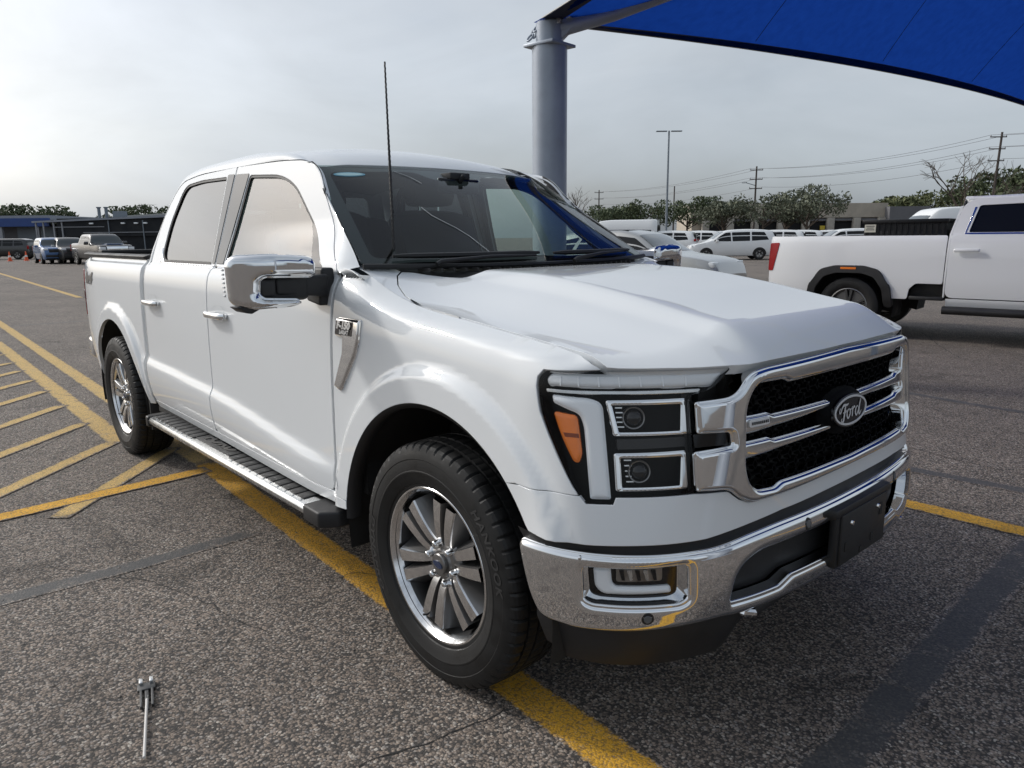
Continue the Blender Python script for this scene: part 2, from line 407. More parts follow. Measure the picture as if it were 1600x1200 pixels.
# ---- front corner ----------------------------------------------------
LO=np.array([(.905,0),(.903,.2),(.893,.40),(.866,.56),(.815,.70),(.747,.81),(.668,.895),(.575,.955)])
HI=np.array([(.868,0),(.868,.2),(.860,.40),(.833,.56),(.752,.70),(.668,.80),(.600,.865),(.535,.917)])
XS=[.46,.36,.26,.1]
mid=.5*(LO+HI); mm=np.vstack([mid,[(x,.962) for x in XS]])
TK=np.concatenate([[0],np.cumsum(np.hypot(*np.diff(mm,axis=0).T))])
T1=TK[-2]   # beyond this t the side is straight (x = .26-(t-T1))
def U(t,z):
    t=np.asarray(t,float); z=np.asarray(z,float); t,z=np.broadcast_arrays(t,z); sh=t.shape; s=np.sign(t.ravel()); s[s==0]=1; a=np.abs(t.ravel()); zz=z.ravel()
    k=np.clip((zz-.80)/.33,-.6,1.3)
    X=np.zeros_like(a); Y=np.zeros_like(a)
    # cardinal basis
    bas=BASIS(a)
    cx=LO[None,:,0]+(HI-LO)[None,:,0]*k[:,None]; cy=LO[None,:,1]+(HI-LO)[None,:,1]*k[:,None]
    cy=cy-np.maximum(HI[None,:,1]-.847,0)*sst(1.122,1.185,zz)[:,None]
    sx=np.tile(XS,(len(a),1)); sy=np.stack([W0(x,zz) for x in XS],1)
    X=(np.hstack([cx,sx])*bas).sum(1); Y=(np.hstack([cy,sy])*bas).sum(1)
    st=a>T1
    xs=.26-(a-T1); X=np.where(st,xs,X); Y=np.where(st,W0(xs,zz),Y)+FL(X,zz)
    return np.stack([X,-s*Y,zz],-1).reshape(sh+(3,))
BASIS=nspline(TK,np.eye(len(TK)))
# ---- hood ------------------------------------------------------------
ZC=pch([-.75,-.4,-.2,0,.34,.6,.72,.95],[1.360,1.357,1.353,1.344,1.301,1.253,1.233,1.195])
LIPX=pch(list(HI[:,1])+[1.0],list(HI[:,0])+[.44])
def H(x,y):
    x=np.asarray(x,float); y=np.abs(np.asarray(y,float))
    def h0(x):
        ze=ZTOP(x); zc=ZC(x)
        b=.72*(1-sst(.36,.87,y))+.28*(1-sst(.42,.54,y))
        return ze+(zc-ze)*b
    xl=LIPX(y); D=.15-.07*sst(.45,.85,y); k=np.clip(1-(xl-x)/D,0,1.2)
    return h0(x)-np.maximum(h0(xl)-1.137,0)*k**1.5
# ---- front bumper
BP=np.array([(.947,0),(.943,.17),(.930,.35),(.905,.52),(.866,.65),(.800,.79),(.715,.89),(.610,.957),(.50,.992),(.40,1.0)])
BT=np.concatenate([[0],np.cumsum(np.hypot(*np.diff(BP,axis=0).T))])
BS=nspline(BT,BP)
BZ=pch([.36,.40,.45,.55,.64,.68,.71],[-.030,-.016,-.004,.004,.0,-.008,-.03])
def V(t,z):
    t,z=np.broadcast_arrays(np.asarray(t,float),np.asarray(z,float)); s=np.where(t<0,-1,1); a=np.abs(t)
    q=BS(a); e=1e-3; d=(BS(a+e)-BS(a-e)); d=d/np.linalg.norm(d,axis=-1,keepdims=True)
    n=np.stack([d[...,1],-d[...,0]],-1); q=q+n*BZ(z)[...,None]
    return np.stack([q[...,0],-s*q[...,1],z],-1)
# ================================================================ the white pickup
truck=tag(empty('pickup_truck'),'white four-door pickup truck with chrome grille, mirrors and tall whip antenna','pickup truck')
A=np.asarray
def A2(x): return np.asarray(x,float)
def SP(u,v): return np.stack([u,-W(u,v),v],-1)          # right-hand body side, (x,z)
def UP(u,v): return U(u,v)
def HP(u,v): return np.stack([u,v,H(u,v)],-1)
def tx(x): return 1.607-x
white=M['white']
def both(o):                                            # mirrored twin on the far side
    return dup(o,truck,mirror=True)
# ---- front fender
top=[(.935,1.137),(.98,1.153),(1.04,1.166),(1.107,1.1745)]+[(tx(x),min(float(ZTOP(x))-.0015,1.367)) for x in np.linspace(.46,-.655,40)]
a0=math.degrees(math.atan2(.50-.415,-.541)); 
fen=top+[(tx(-.657),1.355),(tx(-.657),.50),(tx(-.541),.50)]+[(tx(x),z) for x,z in arc(0,.415,.548,a0,45.2,40)]+[(1.183,.812),(1.014,.812),(1.026,.828),(1.128,1.02),(1.146,1.085),(1.146,1.112),(1.128,1.1325)]
fender=panel('fender',fen,UP,white,truck,res=.0155,bres=.014)
# inner end of the fender top beside the cowl
capo=[(-.24,-.8465),(-.67,-.849),(-.66,-.79),(-.60,-.72),(-.56,-.69),(-.541,-.703),(-.504,-.745),(-.433,-.790),(-.333,-.827)]
panel('cowl_corner',capo,lambda u,v:np.stack([u,v,H(u,v)-.0005],-1),white,fender,res=.03,thick=0)
# ---- hood
hr=[(.62,-.838),(.5,-.8385),(.145,-.8385),(-.2,-.835),(-.33,-.822),(-.43,-.785),(-.50,-.74),(-.535,-.70),(-.52,-.66),(-.455,-.60),(-.375,-.535),(-.34,-.46),(-.335,-.25)]
fr=[]
for t in np.linspace(.0,.915,26):
    q=U(float(t),1.137); fr.append((float(q[0])-.004,float(q[1])))
half=fr[::-1]; half=[p for p in half if p[1]>-.838]
outl=[(x,y) for x,y in hr[::-1]]+[(x,y) for x,y in half]       # rear centre -> edge -> front centre
outl=outl+[(x,-y) for x,y in outl[::-1] if abs(y)>1e-4]
hood=panel('hood',outl,HP,white,truck,res=.020,bres=.018,thick=.03,edge=.0012,norm=(0,0,1))
# ---- lower front fascia
fh=[(0,.757),(.535,.757),(.575,.772),(.612,.800),(.72,.8055),(.925,.8055),(.932,.7875),(.996,.7875),(1.010,.8065),(1.183,.8065)]+[(tx(x),z) for x,z in arc(0,.415,.548,45,31.5,8)]+[(1.13,.690),(1.0,.686),(.70,.688),(.52,.703),(.40,.712),(0,.712)]
fas=fh+[(-t,z) for t,z in fh[::-1] if t>1e-6]
panel('front_fascia',fas,UP,white,truck,res=.026,bres=.02,thick=.02)
# dark inner structure closing gaps
mb=MB(); mb.box((.16,0,.86),(1.25,1.08,.5)); mb.box((.55,0,.60),(.36,1.15,.30)); mb.box((-1.80,0,.56),(2.35,1.72,.2)); mb.box((-3.7,0,.62),(2.0,1.1,.32)); mb.box((.70,0,.98),(.12,1.25,.25))
mb.build('underbody',M['liner'],truck)
mb=MB(); mb.box((-.57,-.80,.86),(.12,.22,.70)); both(mb.build('inner_pillar',M['liner'],truck))
# ---- wheel-arch liners
for ax,r,y0 in ((AXF,.556,-.975),(AXR,.545,-.965)):
    G=[]
    for k in range(33):
        a=R(-12+204*k/32); G.append([(ax+r*math.cos(a)+0,y,.415+r*math.sin(a)) for y in (y0,y0+.02,-.70,-.5)])
    ln=grid('arch_liner',G,M['liner'],truck); 
    mb=MB(); pl=[(ax+r*math.cos(R(-12+204*k/24)),.415+r*math.sin(R(-12+204*k/24))) for k in range(25)]
    mb.prism(pl,lambda u,v:(u,-.50,v),lambda u,v:(u,-.47,v)); mb.build('liner_wall',M['liner'],ln); both(ln)
    # black edge moulding under the lip
    G=[]
    for k in range(41):
        a=R(-8+(200 if ax<-1 else 180+9)*k/40) if ax<-1 else R(42+137*k/40)
        G.append([(ax+q*math.cos(a),-y,.415+q*math.sin(a)) for q,y in ((r-.010,.988),(r-.028,.975),(r-.020,.93))])
    if ax>-1: both(grid('arch_moulding',G,M['black'],truck))
# ---- doors
def ring(name,outl,inset,P,mat,parent,off,thick=.006):
    """closed strip following an outline"""
    o=[A(p) for p in dens(outl,.02)]
    if area2(o)<0: o=o[::-1]
    n=len(o); inn=[]
    for i in range(n):
        e=o[(i+1)%n]-o[i-1]; m=np.array([-e[1],e[0]]); m/=np.linalg.norm(m)+1e-9; inn.append(o[i]+m*inset)
    if inset<0: o,inn=inn,o
    return panel(name,o,P,mat,parent,res=.05,bres=.02,holes=[inn],off=off,thick=thick,edge=.001)
fd=rnd([(-.676,.50),(-.680,1.358),(-.862,1.490),(-1.004,1.640),(-1.127,1.780),(-1.245,1.819),(-1.463,1.832),(-1.92,1.837),(-1.92,.50)],[.03,.05,.07,.08,.07,.08,.1,.005,.02])
fw=rnd([(-.790,1.356),(-.92,1.449),(-1.067,1.555),(-1.283,1.722),(-1.44,1.773),(-1.765,1.792),(-1.815,1.356)],[.01,.06,.08,.10,.08,.03,.012])
rd=rnd([(-1.935,.50),(-1.935,1.838),(-2.45,1.832),(-2.74,1.806),(-2.925,1.60),(-2.968,1.36),(-2.975,.80),(-2.985,.50)],[.02,.005,.1,.10,.12,.1,.05,.03])
rw=rnd([(-1.985,1.356),(-2.035,1.800),(-2.40,1.805),(-2.66,1.790),(-2.78,1.58),(-2.795,1.40),(-2.74,1.356)],[.012,.02,.08,.08,.08,.05,.03])
def door(outline,hole,gl,hx,nm):
    d=panel(nm,outline,SP,white,truck,res=.022,bres=.018,holes=[hole],thick=.02,edge=.003)
    panel('window',hole,SP,gl,d,res=.06,bres=.03,off=-.012,thick=0)
    lo_=[p for p in outline if p[1]<1.40]; xa,xb=min(p[0] for p in lo_),max(p[0] for p in lo_)
    mb=MB(); mb.box(((xa+xb)/2,-.845,1.08),(xb-xa-.04,.05,.52)); mb.build('door_trim',M['interior'],d)
    ring('frame_lining',outline if False else hole,-.045,lambda u,v:SP(u,v)+np.stack([0*u,0*u+.03,0*u],-1),M['trim'],d,0,.004)
    zb_=[p[0] for p in hole]; panel('belt_seal',[(min(zb_),1.3545),(max(zb_),1.3545),(max(zb_)-.005,1.362),(min(zb_)+.005,1.362)],SP,M['seal'],d,res=.08,off=.003,thick=.004,edge=.001)
    ring('window_seal',hole,.013,SP,M['seal'],d,-.004)
    # handle: cup, chrome bar, lock cap
    cup=rnd([(hx-.075,1.085),(hx+.075,1.085),(hx+.075,1.165),(hx-.075,1.165)],.035)
    hz=1.118
    G=[]
    for i in range(17):
        u=-1+2*i/16; row=[]
        hh=.0155*(1-.12*abs(u)**6); dp=.034*(1-abs(u)**5*.75)
        for k in range(13):
            a=2*math.pi*k/12; cx=math.copysign(abs(math.cos(a))**.6,math.cos(a)); cz=math.copysign(abs(math.sin(a))**.6,math.sin(a))
            x=hx+u*.122; z=hz+cz*hh; row.append((x,-float(W(x,z))-.016-dp*.55+cx*dp*.42,z))
        G.append(row)
    h=grid('handle',G,M['chrome'],d)
    for u in (-.10,.10): mb=MB(); mb.box((hx+u,-float(W(hx,hz))-.008,hz),(.03,.03,.022)); mb.build('handle_mount',M['chrome'],h,bevel=.004)
    panel('handle_recess',cup,lambda u,v:SP(u,v)+np.stack([u*0,.010*np.exp(-(((u-hx)/.05)**2+((v-1.125)/.028)**2)*1.2),u*0],-1),white,h,res=.012,off=.0012,thick=0)
    return d
dF=door(fd,fw,M['glass'],-1.775,'front_door'); dR=door(rd,rw,M['glass_p'],-2.80,'rear_door')
panel('pillar_trim',rnd([(-1.826,1.362),(-1.768,1.795),(-1.915,1.800),(-1.915,1.362)],.008),SP,M['gloss'],dF,res=.05,off=.003,thick=.004)
panel('pillar_trim',rnd([(-1.938,1.362),(-1.938,1.803),(-2.022,1.805),(-1.974,1.362)],.008),SP,M['gloss'],dR,res=.05,off=.003,thick=.004)
panel('corner_glass',rnd([(-.81,1.360),(-.885,1.360),(-1.075,1.540),(-1.058,1.548)],.008),SP,M['gloss'],dF,res=.05,off=-.003,thick=.004)
panel('belt_moulding',[(-.73,1.338),(-.73,1.3535),(-1.913,1.3535),(-1.913,1.338)],SP,M['chrome'],dF,res=.04,off=.002,thick=.012,crown=(.005,.0075))
bm_=rnd([(-1.94,1.338),(-1.94,1.3535),(-2.735,1.3535),(-2.79,1.395),(-2.803,1.44),(-2.815,1.44),(-2.81,1.385),(-2.755,1.338)],.02)
panel('belt_moulding',bm_,SP,M['chrome'],dR,res=.04,off=.002,thick=.012,crown=(.005,.007))
for d in (dF,dR): both(d)
sill=panel('rocker_panel',[(-.545,.462),(-.66,.452),(-2.98,.452),(-2.98,.494),(-.545,.494)],SP,white,truck,res=.03,thick=.03); both(sill)
mb=MB(); mb.box((-1.8,-.87,.44),(2.35,.14,.03)); both(mb.build('rocker_flange',M['liner'],truck))
# ---- A-pillar, roof rail, rear cab corner (one pressing)
def offs(path,d):                                       # shift an open outline sideways
    P=A2(path); e=np.gradient(P,axis=0); n=np.stack([-e[:,1],e[:,0]],1); n/=np.linalg.norm(n,axis=1,keepdims=True)+1e-9; return P-n*d
i0=[i for i,p in enumerate(fd) if p[1]>1.34]; pth=[p for p in fd[i0[0]:i0[-1]+1] if p[0]>-1.90]
k0=[i for i,p in enumerate(rd) if p[1]>1.83][0]; pth=pth+[p for p in rd[k0:] if p[0]<-1.95 and p[1]>.52]
pth=A2(dens(pth,.02,False)); pth=offs(pth,-.006) if offs(pth,.006)[len(pth)//3][1]<pth[len(pth)//3][1] else offs(pth,.006)
pth[0]=(-.664,1.352)
arcl=np.concatenate([[0],np.cumsum(np.linalg.norm(np.diff(pth,axis=0),axis=1))])
upp=[((-.664,1.352),(-.596,.848,1.374)),((-.757,1.418),(-.66,.830,1.424)),((-.858,1.503),(-.80,.797,1.520)),((-.998,1.651),(-.95,.757,1.618)),((-1.09,1.75),(-1.10,.716,1.715)),((-1.235,1.824),(-1.258,.678,1.808)),((-1.42,1.836),(-1.43,.662,1.866)),((-1.92,1.843),(-1.92,.655,1.905)),((-2.45,1.838),(-2.45,.655,1.896)),((-2.70,1.818),(-2.76,.652,1.868)),((-2.79,1.745),(-2.865,.67,1.80)),((-2.93,1.60),(-2.985,.74,1.60)),((-2.974,1.36),(-3.030,.86,1.36)),((-2.982,1.0),(-3.034,.905,1.0)),((-2.985,.53),(-3.034,.91,.53))]
ka=[0.]
for q,_ in upp[1:]: ka.append(float(arcl[np.argmin(np.hypot(pth[:,0]-q[0],pth[:,1]-q[1]))]))
ka=A2(ka); U3=A2([u for _,u in upp]); fu=[smt(pch(ka,U3[:,c]),ka[0],ka[-1],.018,1500) for c in range(3)]
G=[]
for k,(x,z) in zip(arcl,pth):
    a_=np.array([x,float(W(x,z)),z]); b_=np.array([f(k) for f in fu]); bul=.018*(.25+.75*float(sst(ka[5],ka[6]+.1,k)))
    G.append([(lambda p:(p[0],-p[1],p[2]))(a_+(b_-a_)*j+np.array([0,.9,.45])*bul*4*j*(1-j)) for j in np.linspace(0,1,9)])
nA=int(np.searchsorted(arcl,ka[6]))
pil=grid('roof_pillar',G,white,truck,flip=False)
Gi=A2(G)[:nA]; nG=np.cross(np.gradient(Gi,axis=0),np.gradient(Gi,axis=1)); nG/=np.linalg.norm(nG,axis=-1,keepdims=True)+1e-9; nG*=np.sign((nG*(np.array([-1.9,0,1.1])-Gi)).sum(-1,keepdims=True)); Gi=Gi+nG*.007; grid('pillar_lining',Gi,M['trim'],pil)
both(pil)
# ---- roof
ZR=pch([-2.92,-2.86,-2.7,-2.4,-2.0,-1.75,-1.5,-1.35,-1.25,-1.17],[1.862,1.892,1.922,1.945,1.952,1.944,1.919,1.888,1.851,1.806])
def RP(u,v): return np.stack([u,v,ZR(u)-.045*(v/.64)**2-.012*sst(.5,.66,np.abs(v))+.006*(1-sst(.40,.46,np.abs(v)))*sst(-1.45,-1.6,u)],-1)
ro=[(-1.185-.067*(s**2),.672*s) for s in np.linspace(-1,1,21)]; ro=[(x-.006,y) for x,y in ro]+[(-1.45,.668),(-2.75,.664),(-2.85,.655),(-2.885,.55),(-2.885,-.55),(-2.85,-.655),(-2.75,-.664),(-1.45,-.668)]
panel('roof',ro,RP,white,truck,res=.05,bres=.03,norm=(0,0,1),thick=.02)
panel('headliner',[(-1.30,-.58),(-2.8,-.58),(-2.8,.58),(-1.30,.58)],lambda u,v:np.stack([u,v,ZR(u)-.10-.04*(v/.64)**2],-1),M['headliner'],truck,res=.15,thick=0,norm=(0,0,-1))
# ---- windscreen
def WP(s,v):
    s,v=np.broadcast_arrays(A2(s),A2(v)); b=np.stack([-.43-.164*s*s,.84*s,1.374+.010*s*s],-1); t=np.stack([-1.185-.067*s*s,.672*s,1.812-.010*s*s],-1)
    return b+(t-b)*v[...,None]+np.array([.45,0,.85])*(.022*4*v*(1-v)*(1-s*s))[...,None]
wo=rnd([(-1,0),(1,0),(1,1),(-1,1)],.03)
ws=panel('windscreen',wo,WP,M['glass_w'],truck,res=.06,bres=.05,thick=.004,edge=.001,ref=(-2,0,1.3))
wi=rnd([(-.94,.06),(-.3,.05),(.3,.05),(.94,.06),(.92,.93),(.3,.95),(.20,.84),(-.20,.84),(-.3,.95),(-.92,.93)],.05)
panel('black_border',wo,WP,M['gloss'],ws,res=.06,bres=.04,holes=[wi],off=-.006,thick=0,ref=(-2,0,1.3))
mb=MB(); mb.tube([WP(s,-.01)+np.array([.006,0,-.004]) for s in np.linspace(-1,1,40)],.011,8); mb.build('lower_seal',M['seal'],ws,smooth=True)
# oval sticker in the upper corner and faint crack lines
st=[(-.80+.105*math.cos(a),.885+.026*math.sin(a)) for a in np.linspace(0,2*math.pi,28)[:-1]]
stk=panel('sticker',st,WP,pbr('sticker_teal',(.10,.30,.40),.4),ws,res=.05,bres=.05,off=.0015,thick=0,ref=(-2,0,1.3))
panel('sticker_face',[(-.80+.088*math.cos(a),.885+.018*math.sin(a)) for a in np.linspace(0,2*math.pi,28)[:-1]],WP,pbr('sticker_pale',(.35,.55,.58),.4),stk,res=.05,bres=.05,off=.0025,thick=0,ref=(-2,0,1.3))
for s0,cr in enumerate(([(-.47,.93),(-.40,.86),(-.37,.80),(-.36,.77)],[(-.52,.50),(-.50,.42),(-.45,.34),(-.42,.30),(-.38,.22),(-.36,.15),(-.34,.08)])):
    mb=MB(); mb.tube([WP(a,b)+np.array([.002,0,.003]) for a,b in cr],.0011,5); mb.build('crack',pbr('crack_line%d'%s0,(.55,.58,.58),.3),ws,smooth=True)
# ---- cowl, wipers, antenna
co=[(-.34,0),(-.345,-.45),(-.38,-.53),(-.46,-.595),(-.525,-.655),(-.538,-.698),(-.58,-.70),(-.52,-.45),(-.45,0)]
co=co+[(x,-y) for x,y in co[::-1] if abs(y)>1e-4]
cowl=panel('cowl',co,lambda u,v:np.stack([u,v,np.minimum(H(u,v)-.012,1.349)+.02*sst(-.40,-.62,u)],-1),M['black'],truck,res=.04,thick=.02,norm=(0,0,1))
for k in range(26):
    y=-.62+1.24*k/25; mb=MB(); x0=-.365-.10*(abs(y)/.62)**2
    mb.box((x0-.035,y,1.352+.006*(abs(y)/.62)**2),(.07,.009,.014)); mb.build('louvre',M['black'],cowl)
for p0,p1,b0,b1 in ((( -.70,.0),(-.10,.02),(-.86,.008),(-.05,.018)),((.12,.0),(.70,.02),(.05,.012),(.83,.006))):
    q0=WP(*p0)+np.array([.05,0,.0]); q1=WP(*p1)+np.array([.012,0,.018])
    mb=MB(); mb.tube([q0,q0+np.array([.0,.02,.010]),.5*(q0+q1)+np.array([.012,0,.012]),q1],[.010,.010,.007,.005],8); wa=mb.build('wiper',M['black'],truck,smooth=True)
    mb=MB(); pts=[WP(b0[0]+(b1[0]-b0[0])*t,b0[1]+(b1[1]-b0[1])*t+.03)+np.array([.008,0,.014]) for t in np.linspace(0,1,9)]; mb.tube(pts,[.006]+[.011]*7+[.006],6); mb.build('blade',M['seal'],wa,smooth=True)
an=MB(); b0=np.array([-.625,-.673,1.352]); t0=np.array([-.665,-.655,2.137])
an.tube([b0,b0+(t0-b0)*.03],[.014,.010],12); an=an.build('antenna',M['black'],truck,smooth=True)
pts=[b0+(t0-b0)*s+np.array([math.sin(s*260)*.0005,math.cos(s*260)*.0005,0]) for s in np.linspace(.02,1,240)]
mb=MB(); mb.tube(pts,[.0070-.0036*s for s in np.linspace(0,1,240)],6); mb.build('mast',M['black'],an,smooth=True)
# ---- bed
bo=[(-3.052,1.374),(-4.79,1.374),(-4.83,1.345),(-4.84,1.262),(-4.735,1.262),(-4.745,.905),(-4.845,.905),(-4.83,.72),(-4.70,.565),(-4.30,.50),(-4.222,.50)]+arc(AXR,.42,.535,171,12,36)+[(-3.16,.515),(-3.12,.46),(-3.052,.46)]
bo=rnd(bo[:10],[.01,.05,.03,.01,.02,.02,.01,.05,.05,.02])+bo[10:]
bed=panel('bed_side',bo,SP,white,truck,res=.024,bres=.018,thick=.02)
panel('rail_cap',[(-3.055,.0),(-4.80,.0),(-4.80,.075),(-3.055,.075)],lambda u,v:np.stack([u,-(.905-.045*np.clip((-4.1-u)/.7,0,1)**2)+v,1.386+.010*np.sin(v/.075*3.14)],-1),M['black'],bed,res=.05,thick=.018,norm=(0,0,1),edge=.006)
mb=MB(); mb.box((-3.93,-.80,1.12),(1.75,.05,.50)); mb.build('bed_inner_wall',M['liner'],bed)
tl=panel('tail_light',rnd([(-4.738,.91),(-4.730,1.258),(-4.86,1.258),(-4.875,.91)],.012),SP,M['red'],bed,res=.03,thick=.02,edge=.004,off=.004)
panel('reverse_lens',rnd([(-4.75,1.03),(-4.748,1.10),(-4.86,1.10),(-4.865,1.03)],.008),SP,M['milky2'],tl,res=.05,off=.0075,thick=.003)
def decal(txt,P,u0,v0,size,mat,parent,name,shear=.25,off=.004,sx=1.,bold=0.,flipu=1):
    v,f=text_geo(txt,size,shear,0.,offset=bold); v=A2(v); u=u0+flipu*v[:,0]*sx; w_=v0+v[:,1]
    X=P(u,w_); e=1e-3; n=np.cross(P(u+e,w_)-P(u-e,w_),P(u,w_+e)-P(u,w_-e)); n/=np.linalg.norm(n,axis=1,keepdims=True)
    if ((X-REF)*n).sum()<0: n=-n
    X=X+n*off
    return mesh(name,X,f,mat,parent,smooth=False)
M['decal']=pbr('grey_decal',(.05,.052,.055),.35,.3)
both(bed)
decal('4x4',SP,-4.42,1.205,.115,M['decal'],bed,'four_wheel_drive_lettering',.3,.004,1.9,.006)
mb=MB(); mb.box((-3.95,0,.90),(1.85,1.56,.06)); mb.box((-3.09,0,1.12),(.05,1.56,.48)); mb.build('bed_floor',M['liner'],truck,bevel=.005)
tg=MB(); tg.box((-4.82,0,1.11),(.07,1.50,.53)); tg=tg.build('tailgate',white,truck,bevel=.02)
mb=MB(); mb.box((-4.79,0,1.392),(.11,1.50,.03)); mb.build('tailgate_cap',M['black'],tg,bevel=.008)
rb=MB(); rb.box((-4.93,0,.62),(.16,1.74,.17)); rb.build('rear_bumper',M['chrome'],truck,bevel=.03,seg=3)
# mud flap behind the cab
fl_=MB(); fl_.box((-3.10,-.86,.42),(.02,.20,.28)); both(fl_.build('mud_flap',M['black'],truck,bevel=.004))
# ---- cab back
def BK(u,v): return np.stack([-3.02+.165*np.clip((v-1.36)/.5,0,1)**1.25-.0*u,u,v],-1)
bk=rnd([(-.86,.60),(.86,.60),(.86,1.36),(.66,1.86),(-.66,1.86),(-.86,1.36)],.05); bkw=rnd([(-.70,1.42),(.70,1.42),(.58,1.77),(-.58,1.77)],.05)
cb=panel('cab_back',bk,BK,white,truck,res=.08,holes=[bkw],norm=(-1,0,0)); panel('rear_window',bkw,BK,M['glass_p'],cb,res=.1,thick=0,norm=(-1,0,0))
# ---- interior
mb=MB(); mb.box((-1.85,0,.70),(2.3,1.60,.08)); mb.box((-1.55,0,.92),(.9,.30,.35)); mb.build('cab_floor',M['interior'],truck,bevel=.02)
ds=[(-.46,1.30),(-.46,.85),(-1.02,.85),(-1.06,1.10),(-1.03,1.24),(-.95,1.305),(-.75,1.335),(-.55,1.34)]
mb=MB(); mb.prism(ds,lambda u,v:(u,-.80,v),lambda u,v:(u,.80,v)); dash=mb.build('dashboard',M['interior'],truck,bevel=.012)
mb=MB(); mb.box((-.90,.37,1.345),(.20,.36,.05)); mb.build('instrument_hood',M['interior'],dash,bevel=.02)
mb=MB(); mb.box((-1.03,-.0,1.27),(.03,.36,.20)); mb.build('screen',M['gloss'],dash,bevel=.008)
th=np.linspace(0,2*math.pi,37); cy=.37; ax_=Vector((-.42,0,.907)).normalized(); e1=Vector((0,1,0)); e2=ax_.cross(e1)
c0=Vector((-1.13,cy,1.235)); mb=MB(); mb.tube([c0+(e1*math.cos(a)+e2*math.sin(a))*.185 for a in th],.016,8,False)
sw=mb.build('steering_wheel',M['leather'],truck,smooth=True); mb=MB(); mb.tube([c0,c0-ax_*.25],[.05,.04],12)
for a in (0,math.pi,-math.pi/2): mb.tube([c0,c0+(e1*math.cos(a)+e2*math.sin(a))*.18],[.028,.018],6)
mb.build('spokes_and_column',M['interior'],sw,smooth=True)
def seat(x,y,wd=.54,name='seat'):
    def blob(prof,wd,nm,par,mt=M['leather']):
        G=[]; n=len(prof)
        for s in np.linspace(-1,1,13):
            k=1-abs(s)**4*.10; bol=.025*math.exp(-((abs(s)-.78)/.18)**2); cx=sum(p[0] for p in prof)/n; cz=sum(p[1] for p in prof)/n
            G.append([(x+cx+(px-cx)*(k+bol),y+s*wd/2,cz+(pz-cz)*k) for px,pz in prof+[prof[0]]])
        G=[[(x+sum(p[0] for p in prof)/n,y-wd/2,sum(p[1] for p in prof)/n)]*(n+1)]+G+[[(x+sum(p[0] for p in prof)/n,y+wd/2,sum(p[1] for p in prof)/n)]*(n+1)]
        return grid(nm,G,mt,par,sharp=60)
    c=blob([(.28,.98),(.30,1.02),(.22,1.055),(-.2,1.03),(-.24,.98),(-.2,.90),(.24,.90)],wd,name,truck)
    blob([(-.12,1.02),(-.22,1.05),(-.36,1.50),(-.37,1.60),(-.33,1.64),(-.25,1.62),(-.17,1.40),(-.10,1.15)],wd,'backrest',c)
    blob([(-.28,1.665),(-.36,1.66),(-.40,1.74),(-.38,1.83),(-.32,1.845),(-.27,1.80),(-.25,1.72)],wd*.52,'headrest',c)
    mb=MB()
    for q in (-.07,.07): mb.tube([(x-.33,y+q,1.60),(x-.33,y+q,1.70)],.007,6)
    mb.build('headrest_post',M['chrome'],c,smooth=True)
for y in (-.38,.38): seat(-1.52,y)
seat(-2.52,0,1.35,'rear_seat')
mb=MB(); mb.box((-1.07,0,1.725),(.035,.25,.075)); rv=mb.build('rear_view_mirror',M['gloss'],truck,bevel=.015,seg=3); mb=MB(); mb.tube([(-1.06,0,1.74),(-1.02,0,1.775)],.012,8); mb.box((-1.10,0,1.772),(.10,.12,.03)); mb.build('camera_housing',M['interior'],rv,bevel=.006)
# ================================================================ front end
def UO(d): return lambda u,v: _uoff(u,v,d)
def _uoff(u,v,d):
    e=1e-3; X=U(u,v); n=np.cross(U(u+e,v)-U(u-e,v),U(u,v+e)-U(u,v-e)); n/=np.linalg.norm(n,axis=-1,keepdims=True)
    n=np.where((n[...,:1]>0)|(np.abs(n[...,:1])<.02)&(n[...,1:2]<0),n,-n) if False else n*np.sign((n*(X-REF)).sum(-1,keepdims=True))
    return X+n*d
# ---- headlight
hl=rnd([(.578,1.133),(1.118,1.130),(1.141,1.108),(1.122,1.02),(1.021,.826),(.998,.791),(.934,.791),(.928,.811),(.716,.811),(.702,1.068),(.640,1.078)],[.01,.03,.03,.06,.03,.012,.008,.008,.01,.02,.03])
hd=panel('headlight',hl,UO(-.055),M['mesh'],truck,res=.03,bres=.02,thick=0)
# side wall of the housing
o=[A2(p) for p in dens(hl,.02)]; o.append(o[0]); t_=A2([p[0] for p in o]); z_=A2([p[1] for p in o])
grid('housing_wall',np.stack([UO(-.004)(t_,z_),UO(-.055)(t_,z_)],1),M['gloss'],hd)
panel('lens',hl,UO(-.001),M['lens'],hd,res=.03,bres=.02,thick=.004,edge=.002)
dt=rnd([(.632,1.087),(1.108,1.090),(1.122,1.106),(1.108,1.123),(.592,1.123)],[.01,.01,.012,.012,.01])
dr=panel('running_light_bar',dt,UO(-.022),M['milky2'],hd,res=.02,bres=.015,thick=.02,crown=(.008,.012))
for k in range(7):
    t=.70+k*.06; panel('light_guide_rib',[(t,1.092),(t+.004,1.092),(t+.004,1.118),(t,1.118)],UO(-.012),M['milky'],dr,res=.05,thick=.003,edge=.0005)
panel('chrome_strip',rnd([(.67,1.074),(1.112,1.073),(1.116,1.079),(.665,1.080)],.002),UO(-.016),M['satin'],hd,res=.03,thick=.006)
cs=rnd([(1.09,1.046),(1.095,1.064),(.972,1.060),(.938,1.048),(.938,.802),(.984,.802),(.990,.99),(1.002,1.022)],[.006,.006,.03,.02,.004,.004,.06,.02])
panel('c_shaped_light',cs,UO(-.024),M['milky'],hd,res=.02,bres=.012,thick=.02,crown=(.008,.014))
am=rnd([(1.090,1.018),(1.014,1.014),(1.004,.915),(1.014,.893),(1.026,.896),(1.062,.955)],[.008,.012,.012,.008,.008,.03])
